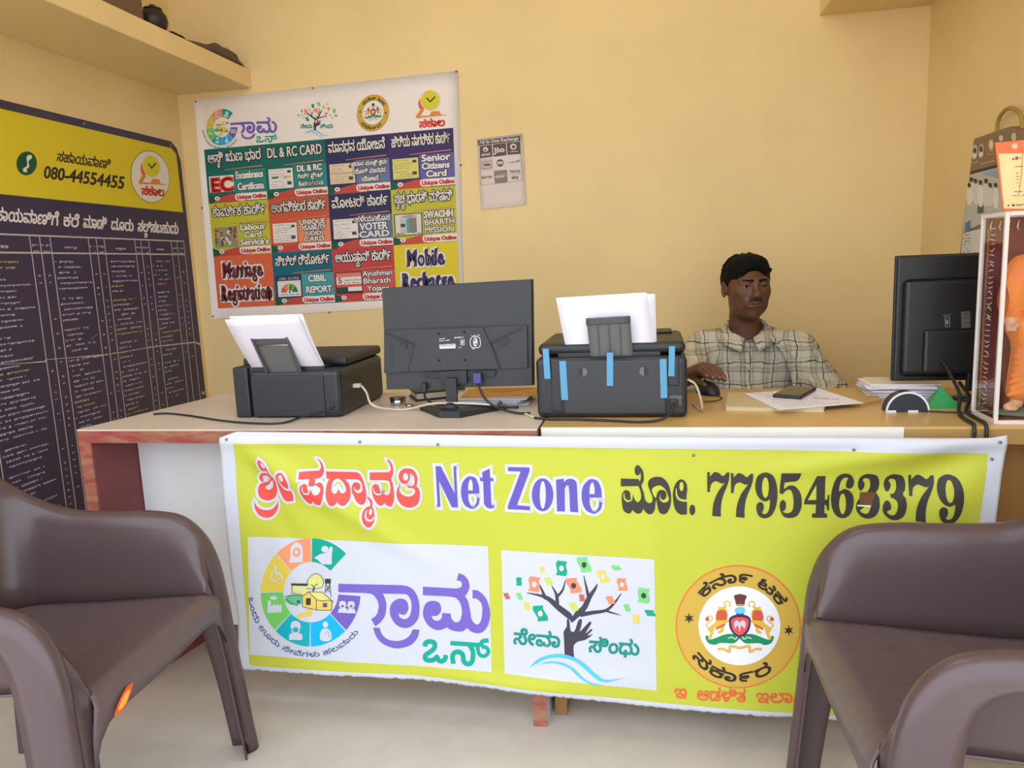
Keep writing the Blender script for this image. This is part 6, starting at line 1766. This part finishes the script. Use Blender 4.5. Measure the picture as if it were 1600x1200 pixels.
# ------------------------------------------------------------------ glass case with an orange-robed statue
def glass(name):
    m = bpy.data.materials.new(name); m.use_nodes = True
    nt = m.node_tree; N = nt.nodes; out = N['Material Output']; N.remove(N['Principled BSDF'])
    tr = N.new('ShaderNodeBsdfTransparent'); tr.inputs[0].default_value = (0.96, 0.97, 0.97, 1)
    gl = N.new('ShaderNodeBsdfGlossy'); gl.inputs['Roughness'].default_value = 0.04
    fr_ = N.new('ShaderNodeFresnel'); fr_.inputs['IOR'].default_value = 1.45
    ge = N.new('ShaderNodeNewGeometry'); ma = N.new('ShaderNodeMath'); ma.operation = 'MULTIPLY_ADD'; ma.inputs[1].default_value = 1 / 1.45 - 1.45; ma.inputs[2].default_value = 1.45
    nt.links.new(ge.outputs['Backfacing'], ma.inputs[0]); nt.links.new(ma.outputs[0], fr_.inputs['IOR'])
    mx_ = N.new('ShaderNodeMixShader')
    nt.links.new(fr_.outputs[0], mx_.inputs[0]); nt.links.new(tr.outputs[0], mx_.inputs[1]); nt.links.new(gl.outputs[0], mx_.inputs[2]); nt.links.new(mx_.outputs[0], out.inputs['Surface'])
    return m
clear = glass('clear_pane')
CX0, CX1, CY0, CY1, CZ0, CZ1 = 0.714, 1.022, 1.745, 1.868, TZ, 1.197
CS = thing('glass_case', 'white-framed glass case with maroon lining at the end of the counter', 'display case', (0.868, 1.806, TZ))
wf = mat('white_frame', (226, 218, 212), 0.45)
maroon = mat('maroon_velvet', (122, 44, 44), 0.8, var=0.1, vscale=20)
def cb(name, x0, x1, y0, y1, z0, z1, m, bev=0.0): return wbox(name, x0, x1, y0, y1, z0, z1, m, CS, bev, 1)
fw_ = 0.008
for x in (CX0, CX1 - fw_):
    for y in (CY0, CY1 - fw_):
        cb('corner_bar', x, x + fw_, y, y + fw_, CZ0, CZ1, wf, 0.001)
for y in (CY0, CY1 - fw_):
    for z in (CZ0, CZ1 - fw_):
        cb('edge_bar', CX0 + fw_, CX1 - fw_, y, y + fw_, z, z + fw_, wf)
for x in (CX0, CX1 - fw_):
    for z in (CZ0, CZ1 - fw_):
        cb('edge_bar', x, x + fw_, CY0 + fw_, CY1 - fw_, z, z + fw_, wf)
cb('back_board', CX0 + fw_, CX1 - fw_, CY1 - 0.006, CY1 - 0.002, CZ0 + fw_, CZ1 - fw_, maroon)
cb('base_board', CX0 + fw_, CX1 - fw_, CY0 + fw_, CY1 - 0.006, CZ0 + 0.001, CZ0 + 0.006, maroon)
cb('glass_pane', CX0 + fw_, CX1 - fw_, CY0 + 0.002, CY0 + 0.004, CZ0 + fw_, CZ1 - fw_, clear)
cb('glass_pane', CX0 + 0.002, CX0 + 0.004, CY0 + fw_, CY1 - fw_, CZ0 + fw_, CZ1 - fw_, clear)
cb('glass_pane', CX0 + fw_, CX1 - fw_, CY0 + fw_, CY1 - fw_, CZ1 - 0.004, CZ1 - 0.002, clear)
lace = mat('white_lace', (222, 206, 200), 0.6); gold = mat('gold_bead', (196, 152, 60), 0.35, metal=0.4)
rr = random.Random(8)
n = 34
for k in range(n):
    z = CZ0 + 0.03 + (CZ1 - CZ0 - 0.06) * k / (n - 1)
    y = CY1 - 0.034
    under(MB().tube([(CX0 + 0.010, y + 0.006, z), (CX0 + 0.0105, y - 0.004, z + rr.uniform(-0.004, 0.006)), (CX0 + 0.011, y - 0.016, z + rr.uniform(-0.006, 0.004))], [0.0008, 0.0016, 0.0008], 6).build('lace_stitch', lace), CS)
for k in range(16):
    x = CX0 + 0.02 + k * 0.018
    under(MB().tube([(x, CY1 - 0.008, CZ1 - 0.014), (x - 0.003, CY1 - 0.0085, CZ1 - 0.028), (x - 0.001, CY1 - 0.009, CZ1 - 0.036)], [0.0008, 0.0018, 0.0008], 6).build('lace_stitch', lace), CS)
g = MB()
for k in range(74):
    g.box((CX0 + 0.011, CY1 - 0.016, CZ0 + 0.025 + k * 0.0053), (0.002, 0.006, 0.0034))
tag(under(g.build('gold_trim', gold), CS), 'gold beaded trim', kind='stuff')

# statue: seated figure in an orange robe, hand on knee
SY = 1.805
ST2 = thing('statue', 'seated statue in orange robes with bare foot inside the glass case', 'statue', (0.868, SY, TZ + 0.0062))
def sp3(px, py, y=SY): return tuple(ony(px, py, y))
mid = 0.868
def both(*pts):
    return [list(pts), [(2 * mid - p[0], p[1], p[2]) for p in pts]]
robe = mat('orange_robe', (240, 128, 52), 0.6, var=0.14, vscale=26, bump=0.25, bscale=45, stretch=(1, 1, 0.5))
clay = mat('painted_skin', (224, 172, 140), 0.5)
sh, el_, wr, kn, an = sp3(1600, 420), sp3(1578, 470, 1.79), sp3(1584, 498, 1.782), sp3(1612, 520, 1.785), sp3(1591, 610, 1.785)
Q = Field(spans((0.735, 1.0, 0.0028)), spans((1.755, 1.862, 0.0028)), spans((TZ + 0.02, 1.16, 0.0028)))
Q.ell((mid, 1.822, 1.00), (0.066, 0.030, 0.105), 0.03); Q.ell((mid, 1.82, 0.93), (0.085, 0.034, 0.05), 0.03)
for p in both(sh, el_, wr):
    Q.chain(p, [0.031, 0.027, 0.017], 0.02)
for p in both((mid - 0.035, 1.815, 0.93), kn, an):
    Q.chain(p, [0.040, 0.033, 0.024], 0.016)
for p in both(sp3(1583, 480, 1.79), sp3(1588, 512, 1.80), sp3(1600, 545, 1.79)):
    Q.chain(p, [0.018, 0.018, 0.014], 0.012)
for i in range(9):
    z = 0.83 + i * 0.028
    Q.cap((mid - 0.09 + i * 0.004, 1.776 + 0.002 * i, z), (mid - 0.05 + i * 0.004, 1.772, z + 0.02), 0.0035, 0.0025, 0.008)
for i in range(10):                        # drapery ridges down the sleeve and shin
    t = i / 9
    e0 = Vector(sh).lerp(Vector(el_), t)
    Q.cap((e0.x - 0.026 + 0.004 * math.sin(i * 2.1), e0.y - 0.016, e0.z), (e0.x + 0.018, e0.y - 0.026, e0.z - 0.016), 0.0036, 0.0024, 0.006)
    e1 = Vector(kn).lerp(Vector(an), t)
    Q.cap((e1.x - 0.026 + 0.003 * math.sin(i * 1.7), e1.y - 0.014, e1.z - 0.008), (e1.x + 0.020, e1.y - 0.026, e1.z + 0.010), 0.0038, 0.0024, 0.006)
Q.build('robe', robe, ST2)
Q = Field(spans((0.725, 1.01, 0.0024)), spans((1.752, 1.862, 0.0024)), spans((TZ + 0.01, 1.18, 0.0024)))
Q.cap((mid, 1.82, 1.06), (mid, 1.815, 1.10), 0.018, 0.018, 0.01); Q.ell((mid, 1.812, 1.128), (0.026, 0.028, 0.035), 0.01); Q.ell((mid, 1.783, 1.124), (0.005, 0.006, 0.008), 0.006)
hand_, foot_ = sp3(1579, 503, 1.769), sp3(1577, 632, 1.775)
for s in (0, 1):
    mir = (lambda p: p) if s == 0 else (lambda p: (2 * mid - p[0], p[1], p[2]))
    Q.cap(mir(wr), mir(hand_), 0.011, 0.012, 0.008)
    for i in range(4):
        a = (hand_[0] - 0.008 + i * 0.0052, hand_[1] - 0.004, hand_[2] - 0.004)
        Q.cap(mir(a), mir((a[0] + 0.001, a[1] - 0.001, a[2] - 0.014)), 0.0032, 0.0026, 0.002)
    Q.cap(mir((hand_[0] + 0.010, hand_[1] - 0.004, hand_[2] + 0.002)), mir((hand_[0] + 0.015, hand_[1] - 0.004, hand_[2] - 0.010)), 0.0034, 0.0026, 0.003)
    Q.cap(mir(an), mir((an[0] - 0.002, an[1], foot_[2] + 0.006)), 0.013, 0.011, 0.008); Q.cap(mir((an[0] - 0.002, an[1], foot_[2])), mir((foot_[0] - 0.006, foot_[1] - 0.008, foot_[2] - 0.004)), 0.011, 0.009, 0.008)
    for i in range(4):
        Q.cap(mir((foot_[0] - 0.004 + i * 0.0045, foot_[1] - 0.012, foot_[2] - 0.006)), mir((foot_[0] - 0.008 + i * 0.0045, foot_[1] - 0.017, foot_[2] - 0.008)), 0.003, 0.0026, 0.002)
Q.build('body', clay, ST2)
mound = lump('base_mound', (mid, 1.808, TZ + 0.0062), (0.12, 0.042, 0.012), 12, mat('grey_green_base', (112, 116, 104), 0.7, var=0.2, vscale=40), 24)
mound.parent = ST2; mound.matrix_parent_inverse = Matrix.Translation(-Vector(ST2.location))
seat_ = wbox('throne', mid - 0.07, mid + 0.07, 1.815, 1.855, TZ + 0.012, 0.93, mat('throne_brown', (96, 52, 44), 0.6), ST2, 0.006)

# --- payment card standing on the case
PC = thing('payment_card', 'orange and cream payment card standing on top of the glass case', 'card', (0.80, 1.80, CZ1))
pl = Plane((0, 1.80, 0), (0, -1, 0))
c4 = [(1555, 223), (1652, 214), (1662, 325), (1568, 328)]
q = MB(); c3 = [pl.base(*p) for p in c4]
c3[2].z = c3[3].z = CZ1 + 0.0005
q.prism([(p.x, p.z) for p in c3], lambda u, v, d: (u, d, v), 1.80, 1.803); under(q.build('card', mat('orange_card', (236, 116, 72), 0.5)), PC)
P = Print(pl); P.fr(1500, 140, 6)
P.poly((236, 214, 160), [(360, 600), (578, 598), (600, 700), (610, 1116), (412, 1116)], 1); P.poly((236, 214, 160), [(578, 598), (880, 590), (920, 1110), (560, 1116)], 1)
P.stroke((226, 112, 74), [(585, 600), (575, 760), (548, 1000)], 7, 2)
P.ell((240, 190, 160), 512, 530, 28, 26, 1); P.scribble((150, 84, 56), (490, 662), (570, 654), 34, 2); P.scribble((90, 76, 60), (505, 728), (700, 718), 12, 2); P.scribble((240, 190, 160), (555, 528), (700, 520), 16, 1)
for y in (780, 810, 840, 870, 900):
    P.scribble((130, 110, 84), (528, y + 10), (552, y + 8), 12, 2)
P.scribble((90, 76, 60), (505, 962), (700, 955), 12, 2); P.scribble((90, 76, 60), (490, 998), (700, 992), 10, 2); P.ell((60, 52, 44), 452, 1088, 9, 8, 2, 10); P.ell((60, 52, 44), 498, 1084, 14, 10, 2, 10); P.scribble((60, 52, 44), (528, 1088), (640, 1080), 16, 2)
under(P.build('print', None), PC)
o = wbox('easel_foot', 0.76, 0.80, 1.803, 1.845, CZ1 + 0.0004, CZ1 + 0.003, wf, PC)
# ------------------------------------------------------------------ tidy up
if '_ob' in _tx:
    bpy.data.objects.remove(_tx['_ob'], do_unlink=True)
